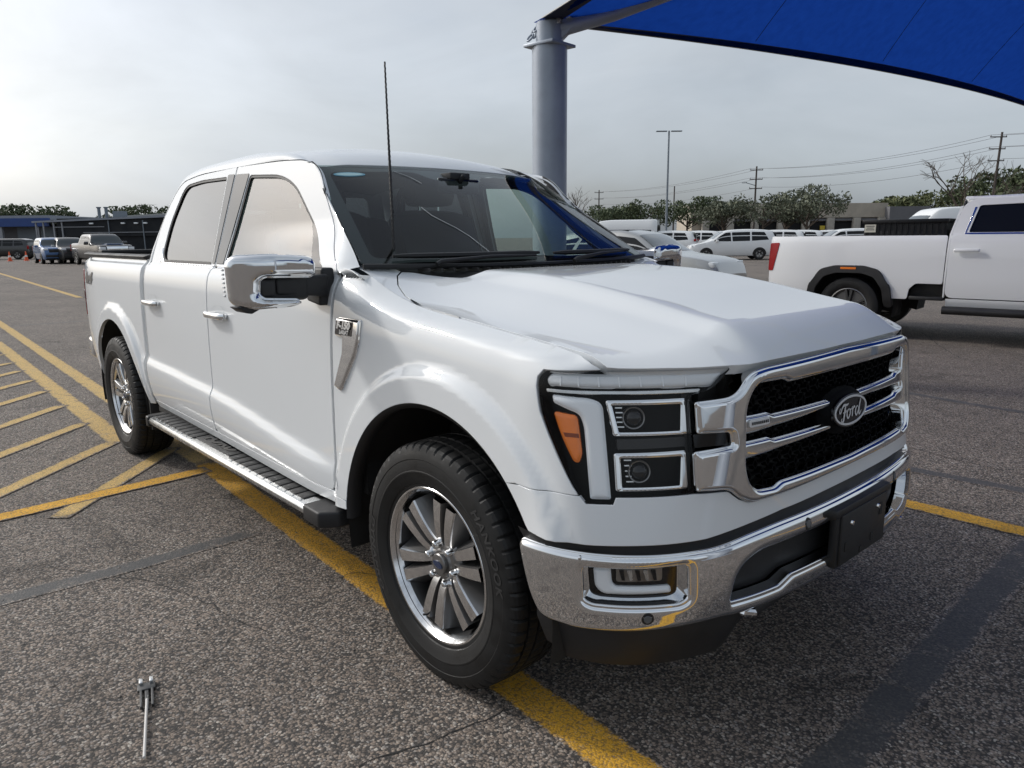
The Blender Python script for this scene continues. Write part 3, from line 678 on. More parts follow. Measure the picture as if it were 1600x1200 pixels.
ar=panel('amber_reflector',am,UO(-.026),M['amber'],hd,res=.02,bres=.012,thick=.012,crown=(.004,.008))
panel('amber_bar',[(1.050,.958),(1.008,.958),(1.010,.968),(1.056,.968)],UO(-.0205),pbr('amber_dark',(.22,.04,.005),.3),ar,res=.05,thick=.002,edge=.0005)
for z0,z1,ta,tb,tc_,td in ((.966,1.056,.926,.706,.708,.914),(.823,.919,.918,.722,.728,.922)):
    bo_=rnd([(ta,z1),(tb,z1+.002),(tc_,z0),(td,z0)],.006)
    bi=rnd([(ta-.014,z1-.010),(tb+.012,z1-.010),(tc_+.020,z0+.007),(td-.014,z0+.007)],.005)
    b=panel('lamp_bezel',bo_,UO(-.020),M['chrome'],hd,res=.02,bres=.012,holes=[bi],thick=.034,edge=.0015,crown=(.003,.004))
    tm,zm=(ta+tb)/2+.035,(z0+z1)/2
    cpt=UO(-.045)(A2([tm]),A2([zm]))[0]; nn=_uoff(A2([tm]),A2([zm]),1.)[0]-U(tm,zm); nn=Vector(nn).normalized(); q=nn.to_track_quat('Z','Y')
    mb=MB(); mb.lathe([(0,.024),(.010,.0225),(.018,.018),(.023,.010),(.025,0)],28)
    mb.v=[tuple(Vector(cpt)+q@Vector(p)) for p in mb.v]; mb.build('projector',M['gloss'],b,smooth=True)
    mb=MB(); mb.lathe([(.0255,.0),(.0265,.012),(.0295,.013),(.031,.006),(.031,-.01)],28)
    mb.v=[tuple(Vector(cpt)+q@Vector(p)) for p in mb.v]; mb.build('projector_ring',M['alloy_d'],b,smooth=True)
    for k in range(5):
        zz=z0+.02+k*(z1-z0-.04)/4; t0=ta-.026 
        panel('reflector_fin',[(t0,zz),(t0-.02,zz),(t0-.02,zz+.003),(t0,zz+.003)],UO(-.040),M['satin'],b,res=.05,thick=.004,edge=.0005)
panel('lamp_tray',rnd([(.905,.930),(.715,.932),(.716,.956),(.905,.955)],.004),UO(-.026),M['black'],hd,res=.04,thick=.02)
both(hd)
# ---- grille
tin=rnd([(0,1.074),(.355,1.074),(.385,1.086),(.505,1.088),(.545,1.03),(.556,.86),(.548,.825),(.520,.790),(.445,.785),(.412,.797),(0,.790)],[0,.01,.01,.045,.05,.05,.03,.02,.01,.01,0])
tin=[tuple(p) for p in tin]; tin_full=tin+[(-t,z) for t,z in tin[::-1] if t>1e-6]
tout=rnd([(0,1.129),(.47,1.122),(.53,1.112),(.575,1.055),(.690,1.047),(.694,.969),(.596,.966),(.592,.925),(.708,.917),(.714,.818),(.612,.812),(.575,.780),(.535,.762),(0,.762)],[0,.05,.05,.05,.006,.006,.012,.012,.006,.006,.05,.04,.03,0])
tout=[tuple(p) for p in tout]; tout_full=tout+[(-t,z) for t,z in tout[::-1] if t>1e-6]
gr=panel('grille',tout_full,UO(.008),M['chrome'],truck,res=.022,bres=.012,holes=[tin_full],thick=.05,edge=.003,crown=(.012,.014))
panel('grille_back',tin_full,UO(-.075),M['liner'],gr,res=.06,thick=0)
# honeycomb insert
mb=MB(); cw,ch=.060,.030
def hexstrip(t0,t1,z0,z1,wd=.0045):
    q=[]
    for t,z in ((t0,z0),(t1,z1)):
        q.append((t,z))
    return q
P0=UO(-.046); P1=UO(-.066); segs=[]
for j in range(11):
    for i in range(-10,11):
        t=i*cw+(cw/2 if j%2 else 0); z=.785+j*ch
        segs+= [((t-cw*.32,z),(t+cw*.32,z)),((t+cw*.32,z),(t+cw*.5,z+ch*.5)),((t+cw*.5,z+ch*.5),(t+cw*.32,z+ch)) if False else ((t-cw*.32,z),(t-cw*.5,z+ch*.5)),((t+cw*.32,z),(t+cw*.5,z-ch*.5)),((t-cw*.32,z),(t-cw*.5,z-ch*.5))]
ti=A2(tin_full); SS=A2([[a,b] for a,b in segs]); k=inpoly(SS[:,0],ti)&inpoly(SS[:,1],ti)
for (a,b) in SS[k]:
    d=b-a; n=np.array([-d[1],d[0]]); n/=np.linalg.norm(n)+1e-9; n*=.0019
    c=A2([a-n,b-n,b+n,a+n]); F_=P0(c[:,0],c[:,1]); B_=P1(c[:,0],c[:,1])
    mb.add(list(F_)+list(B_),[(0,1,2,3),(4,5,1,0),(6,7,3,2)])
mb.build('honeycomb',M['mesh'],gr)
for z0,z1,tw in ((.952,.986,.545),(.884,.916,.55)):
    for sg in (-1,1):
        bar=rnd([(.10*sg,z0+.006),(.415*sg,z0+.002),(.435*sg,z0),(tw*sg,z0-.004),(tw*sg,z1+.008),(.440*sg,z1+.008),(.420*sg,z1),(.10*sg,z1-.006)],.004)
        b=panel('grille_bar',bar,UO(-.012),M['chrome'],gr,res=.02,bres=.012,thick=.03,crown=(.012,.009))
        if sg>0 and z0>.9:
            pl=panel('name_plate',rnd([(.528,.968),(.450,.968),(.450,.985),(.528,.985)],.004),UO(.006),M['badgewhite'],b,res=.05,thick=.004)
            for k in range(9): panel('plate_mark',[(.522-k*.0078,.9725),(.5175-k*.0078,.9725),(.5175-k*.0078,.9805),(.522-k*.0078,.9805)],UO(.0075),M['badgeblack'],pl,res=.05,thick=0)
# chrome arm between the grille and the lamps carries a dark lamp strip
for sg in (-1,1):
    panel('marker_lamp',rnd([(.600*sg,.928),(.700*sg,.930),(.700*sg,.962),(.602*sg,.962)],.004),UO(-.004),M['gloss'],gr,res=.03,thick=.03)
    panel('arm_gap',[(.690*sg,.81),(.722*sg,.81),(.712*sg,1.07),(.684*sg,1.07)],UO(-.03),M['liner'],gr,res=.05,thick=0)
# oval emblem
def ov(a,b,n=48): return [(a*math.cos(q),.935+b*math.sin(q)) for q in np.linspace(0,2*math.pi,n,endpoint=False)]
em=panel('emblem',ov(.150,.073),UO(-.02),M['mesh'],gr,res=.03,bres=.01,thick=.04,crown=(.030,.05))
EP=UO(.016)
panel('emblem_plate',ov(.116,.048),EP,M['badgeblack'],em,res=.02,bres=.006,thick=.012)
panel('emblem_ring',ov(.112,.045),EP,M['badgewhite'],em,res=.02,bres=.006,holes=[ov(.105,.0395)],off=.002,thick=.003,edge=.0005)
# cursive lettering: calligraphic strokes (centre line, width)
def stroke(pts,wds,name):
    pts=A2(pts); n=len(pts); f=nspline(np.linspace(0,1,n),pts); g=pch(np.linspace(0,1,n),wds); k=np.linspace(0,1,n*7); q=f(k); d=np.gradient(q,axis=0); m=np.stack([-d[:,1],d[:,0]],1); m/=np.linalg.norm(m,axis=1,keepdims=True)+1e-9
    h=g(k)[:,None]/2; L_=q+m*h; R_=q-m*h; V=[]
    for s in (L_,R_): V.append(EP(-s[:,0]*1.0,.935+s[:,1]))
    V=np.stack(V,1); V=V+np.array([.0028,0,0]); grid(name,V,M['badgewhite'],em)
# letters drawn in plate coordinates (x to the reader's right, metres)
stroke([(-.074,.016),(-.082,.010),(-.083,.002),(-.074,.004),(-.066,.014),(-.052,.022),(-.034,.021),(-.020,.024)],[.003,.004,.005,.005,.006,.008,.007,.003],'letter')
stroke([(-.040,.021),(-.046,.008),(-.052,-.008),(-.060,-.024),(-.069,-.028),(-.074,-.022),(-.068,-.017)],[.004,.009,.010,.009,.005,.004,.004],'letter')
stroke([(-.062,.000),(-.050,-.001),(-.040,.001),(-.032,.006)],[.002,.005,.005,.002],'letter')
stroke([(-.018,.006),(-.028,.002),(-.034,-.010),(-.030,-.020),(-.022,-.020),(-.013,-.010),(-.011,.001),(-.016,.007),(-.010,.003),(.000,.004)],[.004,.005,.008,.007,.005,.007,.006,.004,.003,.003],'letter')
stroke([(.000,.004),(.007,.008),(.006,-.002),(.001,-.020)],[.003,.006,.008,.006],'letter')
stroke([(.004,-.008),(.010,.002),(.018,.008),(.024,.005)],[.003,.004,.006,.007],'letter')
stroke([(.044,.006),(.034,.004),(.026,-.008),(.028,-.019),(.036,-.019),(.046,-.008),(.050,.004)],[.004,.005,.008,.007,.005,.005,.004],'letter')
stroke([(.068,.028),(.060,.014),(.052,-.004),(.050,-.017),(.056,-.020),(.068,-.010)],[.003,.007,.008,.007,.005,.002],'letter')
# ---- bumper
def VO(d):
    def f(u,v):
        e=1e-3; X=V(u,v); n=np.cross(V(u+e,v)-V(u-e,v),V(u,v+e)-V(u,v-e)); n/=np.linalg.norm(n,axis=-1,keepdims=True); n*=np.sign((n*(X-np.array([-1.,0,.55]))).sum(-1,keepdims=True)); return X+n*d
    return f
bu=[(0,.682),(.45,.680),(.56,.672),(.66,.656),(.80,.655),(1.08,.656),(1.225,.659),(1.235,.64),(1.19,.50),(1.165,.452),(1.08,.440),(.64,.455),(.60,.452),(.33,.452),(0,.456)]
bu=[tuple(p) for p in rnd(bu,[0,.05,.05,.05,.05,.05,.008,.02,.05,.03,.06,.02,.02,.02,0])]; buf=bu+[(-t,z) for t,z in bu[::-1] if t>1e-6]
ce=rnd([(0,.628),(.40,.630),(.53,.628),(.605,.585),(.622,.50),(.618,.487),(.425,.487),(.372,.510),(.10,.506),(0,.506)],[0,.05,.06,.06,.02,.012,.01,.01,.01,0]); ce=[tuple(p) for p in ce]; cef=ce+[(-t,z) for t,z in ce[::-1] if t>1e-6]
fo=rnd([(.752,.632),(1.046,.625),(1.040,.525),(1.015,.513),(.775,.513),(.748,.528)],[.02,.02,.03,.015,.015,.03])
bp_=panel('front_bumper',buf,VO(0),M['chrome'],truck,res=.024,bres=.012,holes=[cef,fo,[(-t,z) for t,z in fo]],thick=.03,edge=.006,crown=(.010,.020))
panel('opening_insert',cef,VO(-.05),M['black'],bp_,res=.05,thick=0)
panel('bumper_top_pad',[(0,.69),(.50,.69),(.66,.672),(1.21,.672),(1.21,.655),(.66,.645),(.50,.665),(0,.668)]+[(-t,z) for t,z in [(.50,.665),(.66,.645),(1.21,.655),(1.21,.672),(.66,.672),(.50,.69)]],lambda u,v:VO(-.035)(u,v)+np.stack([u*0,u*0,u*0],-1),M['black'],bp_,res=.03,thick=0)
def step(u,v):   # nearly level black step between bumper and fascia
    a=VO(-.012)(u,np.full_like(v,.66)); b=U(np.sign(u)*np.minimum(np.abs(u)*.965,1.16),np.full_like(v,.70)); k=((v-.66)/.04)[...,None]; k=np.clip(k,0,1.2); p=a+(b-a)*k; 
    p[...,2]=.650+.022*(1-sst(.5,.68,np.abs(u)))+.045*k[...,0]**1.5; return p-np.array([.012,0,.006])
panel('bumper_step',[(-1.20,.66),(1.20,.66),(1.20,.70),(-1.20,.70)],step,M['black'],bp_,res=.03,thick=0,norm=(.6,0,.8))
for sg in (1,-1):
    m_=lambda L_:[(sg*t,z) for t,z in L_]
    panel('fog_recess',m_(rnd([(.750,.634),(1.048,.627),(1.042,.523),(1.015,.511),(.775,.511),(.746,.526)],.02)),VO(-.034),M['chrome'],bp_,res=.03,thick=0)
    fz=panel('fog_lamp',m_(rnd([(.776,.625),(1.030,.620),(1.022,.535),(.998,.528),(.80,.528),(.776,.536)],.02)),VO(-.030),M['gloss'],bp_,res=.03,thick=.02,edge=.003)
    panel('c_shaped_light',m_(rnd([(1.012,.612),(.968,.614),(.964,.574),(.952,.562),(.800,.562),(.796,.545),(.985,.543),(1.006,.560)],[.005,.005,.01,.01,.006,.006,.02,.02])),VO(-.022),M['milky'],fz,res=.02,bres=.012,thick=.008,crown=(.006,.010))
    fl2=panel('fog_reflector',m_(rnd([(.948,.614),(.822,.618),(.822,.580),(.948,.578)],.006)),VO(-.026),M['steel'],fz,res=.03,thick=.004)
    for k in range(5):
        t=.838+k*.022; panel('reflector_facet',m_([(t,.584),(t+.008,.584),(t+.016,.612),(t+.004,.612)]),VO(-.019),M['satin'] if k%2 else M['gloss'],fl2,res=.05,thick=.004,edge=.0005)
    panel('fog_lens',m_(rnd([(.780,.622),(1.026,.617),(1.018,.538),(.998,.531),(.80,.531),(.780,.538)],.02)),VO(-.010),M['lens'],fz,res=.04,thick=0)
    for t,z in ((.867,.486),(.311,.652)):
        c=[(sg*t+.0165*math.cos(q),z+.0165*math.sin(q)) for q in np.linspace(0,6.283,20)[:-1]]
        sn=panel('parking_sensor',c,VO(.010),M['black'],bp_,res=.03,bres=.005,thick=.006,edge=.002)
        panel('sensor_face',[(sg*t+.0095*math.cos(q),z+.0095*math.sin(q)) for q in np.linspace(0,6.283,16)[:-1]],VO(.0125),pbr('sensor_grey%d%d'%(sg+1,int(t*10)),(.12,.125,.13),.4),sn,res=.03,bres=.005,thick=.002,edge=.001)
    # tow hook
    mb=MB(); x0=V(.52*sg,.47)[0]-.06; y0=V(.52*sg,.47)[1]; mb.tube([(x0-.16,y0-.03,.455),(x0-.02,y0-.03,.44),(x0+.04,y0-.02,.435),(x0+.055,y0,.434),(x0+.04,y0+.025,.436),(x0-.02,y0+.035,.44),(x0-.16,y0+.035,.455)],.012,8); mb.build('tow_hook',M['chrome'],bp_,smooth=True)
    # lower deflector at the corner
    G=[]
    for t in np.linspace(.42,1.19,30):
        k=sst(.42,.62,t); zb=.43-.140*k+.03*sst(1.10,1.19,t); row=[]
        for z,d in ((.470,-.02),(.435,-.014),(zb+.06,-.030),(zb+.012,-.055),(zb,-.085),(zb+.01,-.14)):
            p=VO(d)(A2([t*sg]),A2([max(z,.40)]))[0]; row.append((p[0],p[1],z))
        G.append(row)
    grid('air_deflector',G,M['black'],bp_,sharp=40)
mb=MB(); mb.box((.80,0,.43),(.20,1.0,.03)); mb.build('skid_panel',M['black'],bp_,bevel=.008)
sc=MB(); c=VO(.008)(A2([1.045]),A2([.647]))[0]; sc.lathe([(0,.006),(.006,.004),(.007,0)],12,'x',tuple(c)); sc.build('screw',M['chrome'],bp_,smooth=True)
# licence-plate bracket
mb=MB(); mb.box((.945,0,.655),(.06,.40,.03)); mb.box((.955,0,.565),(.030,.345,.185)); br=mb.build('plate_bracket',M['black'],bp_,bevel=.008)
mb=MB(); mb.box((.9735,0,.565),(.010,.325,.165)); mb.build('bracket_face',M['black'],br,bevel=.004)
for y,z in ((-.10,.61),(.09,.615)):
    mb=MB(); mb.lathe([(0,.007),(.007,.006),(.0085,.0)],14,'x',(.979,y,z)); mb.build('bracket_screw',M['chrome'],br,smooth=True)
for y,z,h in ((-.13,.54,.03),(.06,.52,.025),(.115,.60,.04),(-.02,.50,.02)):
    mb=MB(); mb.box((.979,y,z),(.003,.016,h)); mb.build('bracket_slot',M['liner'],br)
# ---- badges on the fender
FB=[(-.452,1.190),(-.617,1.190),(-.627,1.122),(-.572,1.117),(-.574,1.062),(-.640,.928),(-.600,.914),(-.580,.926),(-.480,1.060),(-.455,1.118)]
def fx(P_): return [(tx(x),z) for x,z in P_]
bd=panel('fender_badge',fx(rnd(FB,[.006,.006,.006,.006,.015,.008,.006,.01,.02,.01])),UO(.004),M['chrome'],fender,res=.02,bres=.01,thick=.012,edge=.002,crown=(.009,.012))
both(fender)
bf=panel('badge_field',fx(rnd([(-.487,1.178),(-.611,1.178),(-.618,1.130),(-.495,1.130)],.003)),UO(.014),M['badgeblack'],bd,res=.05,thick=.003)
decal('F-150',UO(.0165),tx(-.552),1.163,.036,M['badgewhite'],bf,'model_lettering',.15,.002,1.15,.0022,-1)
decal('LARIAT',UO(.0165),tx(-.545),1.139,.020,M['badgewhite'],bf,'trim_lettering',.05,.002,1.0,.001,-1)
# fuel-door style cover low on the fender
panel('jack_cover',fx(rnd([(-.595,.53),(-.64,.53),(-.64,.66),(-.62,.66)],.012)),UO(.0015),white,fender,res=.03,thick=.002,edge=.0015)
# ---- door mirror
def MP(u,v): return np.stack([-.640-.10*np.clip((-1.16-u)/.16,0,1)**2-.25*np.clip(v-1.40,0,1),u,v],-1)
C=[(-1.302,1.262),(-1.306,1.400),(-1.285,1.424),(-1.16,1.428),(-1.036,1.417),(-1.014,1.402),(-1.012,1.354),(-1.028,1.344),(-1.20,1.350),(-1.216,1.338),(-1.220,1.290),(-1.206,1.274),(-1.085,1.266),(-1.068,1.254),(-1.10,1.243),(-1.265,1.240)]
mi=panel('door_mirror',rnd(C,[.03,.03,.02,.05,.02,.015,.012,.01,.012,.012,.02,.012,.01,.008,.02,.03]),MP,M['chrome'],truck,res=.014,bres=.008,thick=.13,edge=.004,crown=(.034,.026),norm=(1,0,0))
mb=MB(); mb.box((-.715,-1.135,1.333),(.09,.235,.15)); mb.build('mirror_housing',M['black'],mi,bevel=.02,seg=3)
mb=MB(); mb.box((-.764,-1.13,1.335),(.008,.20,.125)); mb.build('mirror_glass',M['chrome'],mi,bevel=.003)
mb=MB(); mb.box((-.690,-1.185,1.310),(.075,.062,.066)); mb.build('arm_joint',M['black'],mi,bevel=.012,seg=3)
mb=MB(); mb.add([(-.660,-1.152,1.283),(-.660,-1.152,1.343),(-.72,-1.152,1.343),(-.72,-1.152,1.283),(-.685,-.93,1.262),(-.685,-.93,1.350),(-.80,-.93,1.350),(-.80,-.93,1.262)],[(0,1,2,3),(7,6,5,4),(0,4,5,1),(1,5,6,2),(2,6,7,3),(3,7,4,0)]); mb.build('mirror_arm',M['black'],mi,bevel=.012,seg=3)
mb=MB(); mb.prism([(-.695,1.372),(-.695,1.228),(-.80,1.242),(-.83,1.37)],lambda u,v:(u,-.90,v),lambda u,v:(u-.012,-.965+.25*max(v-1.30,0),v)); mb.build('mirror_base',M['black'],mi,bevel=.01,seg=3)
mb=MB(); mb.prism([(-1.29,1.246),(-1.265,1.226),(-1.245,1.222),(-1.215,1.236),(-1.13,1.238),(-1.12,1.246)],lambda u,v:(-.665,u,v),lambda u,v:(-.76,u,v)); mb.build('puddle_lamp',M['black'],mi,bevel=.006)
mb=MB()
for k in range(7): mb.box((-.748,-1.306,1.285+.015*k),(.016,.006,.008))
mb.build('turn_signal',M['milky2'],mi,bevel=.002)
both(mi)
# ---- running board
rbp=[(-.895,.395),(-1.045,.392),(-1.058,.400),(-1.060,.418),(-1.052,.432),(-1.035,.437),(-.90,.437)]
mb=MB(); mb.prism(rbp,lambda u,v:(-2.79,u,v),lambda u,v:(-.765,u,v)); rbd=mb.build('running_board',M['satin'],truck,bevel=.003)
for x0,x1,sgn in ((-2.86,-2.785,-1),(-.77,-.585,1)):
    pl=[(x0,-.90),(x0 if sgn>0 else x0+.0,-1.03 if sgn<0 else -1.062),(x1 if sgn<0 else x1-.05,-1.064),(x1,-1.0 if sgn>0 else -1.064),(x1,-.90)]
    if sgn<0: pl=[(x0,-.90),(x0,-1.03),(x0+.03,-1.064),(x1,-1.064),(x1,-.90)]
    mb=MB(); mb.prism(pl,lambda u,v:(u,v,.375),lambda u,v:(u,v,.441)); mb.build('end_cap',M['black'],rbd,bevel=.010,seg=3)
def pad(x):
    mb=MB(); mb.prism([(x,-1.028),(x+.062,-1.028),(x+.062,-.915),(x,-.915)],lambda u,v:(u+(v+.97)*-.10,v,.436),lambda u,v:(u+(v+.97)*-.10,v,.4435)); return mb
p_=pad(0).build('tread_pad',M['black'],rbd,bevel=.003); xs=[-2.76+.073*k for k in range(9)]+[-1.62+.073*k for k in range(11)]
p_.location.x=xs[0]
for x in xs[1:]: dup(p_,rbd,loc=(x,0,0))
mb=MB(); mb.box((-1.865,-.965,.439),(.46,.105,.008)); lb=mb.build('logo_pad',M['black'],rbd,bevel=.003)
mb=MB(); mb.lathe([(0,.004),(.005,.003),(.006,0)],10); rv_=mb.build('rivet',M['satin'],rbd,smooth=True); rv_.location=(xs[0]+.06,-1.036,.437)
for x in xs[1:]: dup(rv_,rbd,loc=(x+.06,-1.036,.437))
both(rbd)
v,f=text_geo('FORD',.085,0,.002,offset=.004); v=A2(v)
mesh('raised_lettering',[(-1.865+p[0]*1.6,-.965+p[1],.4445+p[2]) for p in v],f,M['gloss'],lb,False)
mb=MB()
for x in (-2.4,-1.6,-.95): mb.box((x,-.85,.40),(.06,.22,.05))
both(mb.build('board_bracket',M['liner'],truck))
# ---- wheels (axle along y, outer face towards -y; local origin at the hub centre plane)
wheel=empty('wheel',(0,-.857,.412)); wheel.parent=truck
prof=[(.258,.098),(.262,.112),(.270,.116),(.278,.117),(.281,.121),(.300,.130),(.318,.1345),(.320,.1355),(.324,.1355),(.326,.1345),(.345,.1345),(.362,.1315),(.364,.1330),(.378,.1305),(.384,.128),(.392,.1255),(.402,.1205),(.4095,.113),(.4135,.104),(.416,.094),(.4165,.078)]
gro=[(.4075,.0765),(.4075,.0685),(.4165,.067),(.4183,.052),(.4185,.036),(.4095,.0345),(.4095,.0265),(.4188,.025),(.419,.012)]
half=prof+gro; full=half+[(r,-w_) for r,w_ in half[::-1]]
n=360; V_=[]; F_=[]; m=len(full)
for k in range(n):
    a=2*math.pi*k/n; j=k%6
    for i,(r,w_) in enumerate(full):
        aw=abs(w_)
        if r>.384 and aw>.0775 and j in (0,): r-=.0065 if r>.40 else .003
        if r>.4095 and .037<aw<.068 and (k%4==0): r-=.003
        if r>.415 and aw<.026 and (k%6==3): r-=.004
        da=(.010 if .037<aw<.068 else 0)*math.sin(w_*300)
        V_.append((r*math.cos(a+da),-w_,r*math.sin(a+da)))
for k in range(n):
    for i in range(m-1):
        a,b=k*m,((k+1)%n)*m; F_.append((a+i,b+i,b+i+1,a+i+1))
ty=mesh('tyre',V_,F_,M['rubber'],wheel,True,14)
def curved(txt,r0,a0,size,name,up=1,sx=1.):
    v,f=text_geo(txt,size,.2,0,offset=.001,spacing=1.15); out=[]
    for x,y,z in v:
        r=r0+up*y; a=a0-up*x*sx/r0; wv=np.interp(r,[p[0] for p in prof],[p[1] for p in prof])
        # seen from -y, +x is to the right
        out.append((r*math.cos(a),-(wv+.0016),r*math.sin(a)))
    return mesh(name,out,f,M['letter'],wheel,False)
M['letter']=pbr('sidewall_lettering',(.035,.035,.035),.45)
curved('HANKOOK',.352,R(38),.036,'sidewall_lettering',1,1.35); curved('DYNAPRO',.352,R(200),.036,'sidewall_lettering',-1,1.5)
mb=MB(); mb.lathe([(.214,-.10),(.232,-.085),(.236,.02),(.238,.060),(.2465,.083)],96,'y'); mb.build('rim_barrel',M['barrel'],wheel,smooth=True)
mb=MB(); mb.lathe([(.246,.082),(.252,.096),(.256,.1005),(.262,.104),(.2655,.112),(.268,.1145),(.266,.1165),(.2605,.116),(.256,.110),(.251,.1035)],96,'y')
rim=mb.build('rim',M['alloy'],wheel,smooth=True,sharp=40)
mb=MB(); mb.lathe([(0,.012),(.16,.012),(.165,.008),(.165,-.014),(0,-.014)],48,'y'); mb.build('brake_disc',M['steel'],wheel,smooth=True)
mb=MB(); mb.lathe([(.225,-.03),(.238,-.035)],48,'y'); mb.lathe([(0,-.05),(.225,-.05),(.225,-.03)],48,'y'); mb.build('back_plate',M['liner'],wheel)
# spokes: six pairs; bright machined crown, painted flanks
for g in range(6):
    for sd_ in (-1,1):
        Vv=[];Ff=[];mi_=[]; st_=[]; Am=R(90+60*g); u_=np.array([math.cos(Am),math.sin(Am)]); v_=np.array([-math.sin(Am),math.cos(Am)])
        for q in np.linspace(0,1,13):
            r=.050+(.2600-.050)*q; o_=.0185+.0205*q; rr_=math.sqrt(max(r*r-o_*o_,1e-6)) if r>o_ else r
            wt=.0150+.0105*q+.004*max(0,(q-.85)/.15)**2; top_=.083+.019*q+.007*math.sin(q*3.14)-.010*max(0,1-q*5)
            fo_=.014+.016*q; fi_=.004+.003*q            # wide outer flank, tight slot flank
            row=[(-wt-fi_,.030),(-wt,top_-.012),(-wt*.84,top_),(wt*.84,top_),(wt,top_-.006),(wt+fo_,.030)]
            st_.append([(u_[0]*rr_+v_[0]*sd_*(o_+b_),-h_,u_[1]*rr_+v_[1]*sd_*(o_+b_)) for b_,h_ in row])
        for i,s in enumerate(st_): Vv+=s
        for i in range(10):
            for k in range(5):
                Ff.append((i*6+k,i*6+k+1,i*6+k+7,i*6+k+6)); mi_.append(0 if k in (2,3) else 1)
        sp=mesh('spoke',Vv,Ff,None,wheel,True,25,mats=[M['alloy'],M['alloy_d']],midx=mi_)
        bm=bmesh.new(); bm.from_mesh(sp.data); bmesh.ops.recalc_face_normals(bm,faces=bm.faces); bm.to_mesh(sp.data); bm.free()
    # web closing the pair near the rim
    a=R(90+60*g+30); 
mb=MB(); mb.lathe([(.098,.03),(.092,.066),(.080,.076),(.050,.080),(.044,.086),(0,.087)],60,'y'); mb.build('hub',M['alloy_d'],wheel,smooth=True)
mb=MB(); mb.lathe([(.036,.082),(.036,.096),(.033,.099),(0,.101)],40,'y'); hc=mb.build('hub_cap',M['alloy_d'],wheel,smooth=True)
hcp=[(.024*math.cos(q),.0115*math.sin(q)) for q in np.linspace(0,6.283,28)[:-1]]; mb=MB(); mb.prism(hcp,lambda u,v:(u,-.100,v),lambda u,v:(u,-.1035,v)); mb.build('hub_emblem',pbr('emblem_blue',(.03,.05,.12),.25,.4,coat=.6),hc)
for g in range(6):
    a=R(90+60*g+30-8 if False else 60*g+60); x,z=.0675*math.cos(a),.0675*math.sin(a)
    mb=MB(); mb.lathe([(.0125,.070),(.0125,.094),(.010,.101),(0,.103)],6,'y',(x,0,z)); nutp=mb.build('lug_nut',M['chrome'],wheel,bevel=.002)
mb=MB(); mb.tube([(.225*math.cos(R(262)),-.09,.225*math.sin(R(262))),(.215*math.cos(R(262)),-.118,.215*math.sin(R(262)))],.004,8); mb.build('valve',M['black'],wheel,smooth=True)
w2=dup(wheel,truck,loc=(AXR,-.857,.412)); w2.rotation_euler=(0,R(37),0); wheel.rotation_euler=(0,R(11),0)
for w_ in (wheel,w2):
    c=dup(w_,truck); c.location.y=.857; c.rotation_euler=(0,w_.rotation_euler[1]+R(20),R(180))
mb=MB(); mb.tube([(AXR,-.7,.412),(AXR,.7,.412)],.06,12); mb.tube([(0,-.7,.412),(0,.7,.412)],.045,12); mb.build('axles',M['liner'],truck)
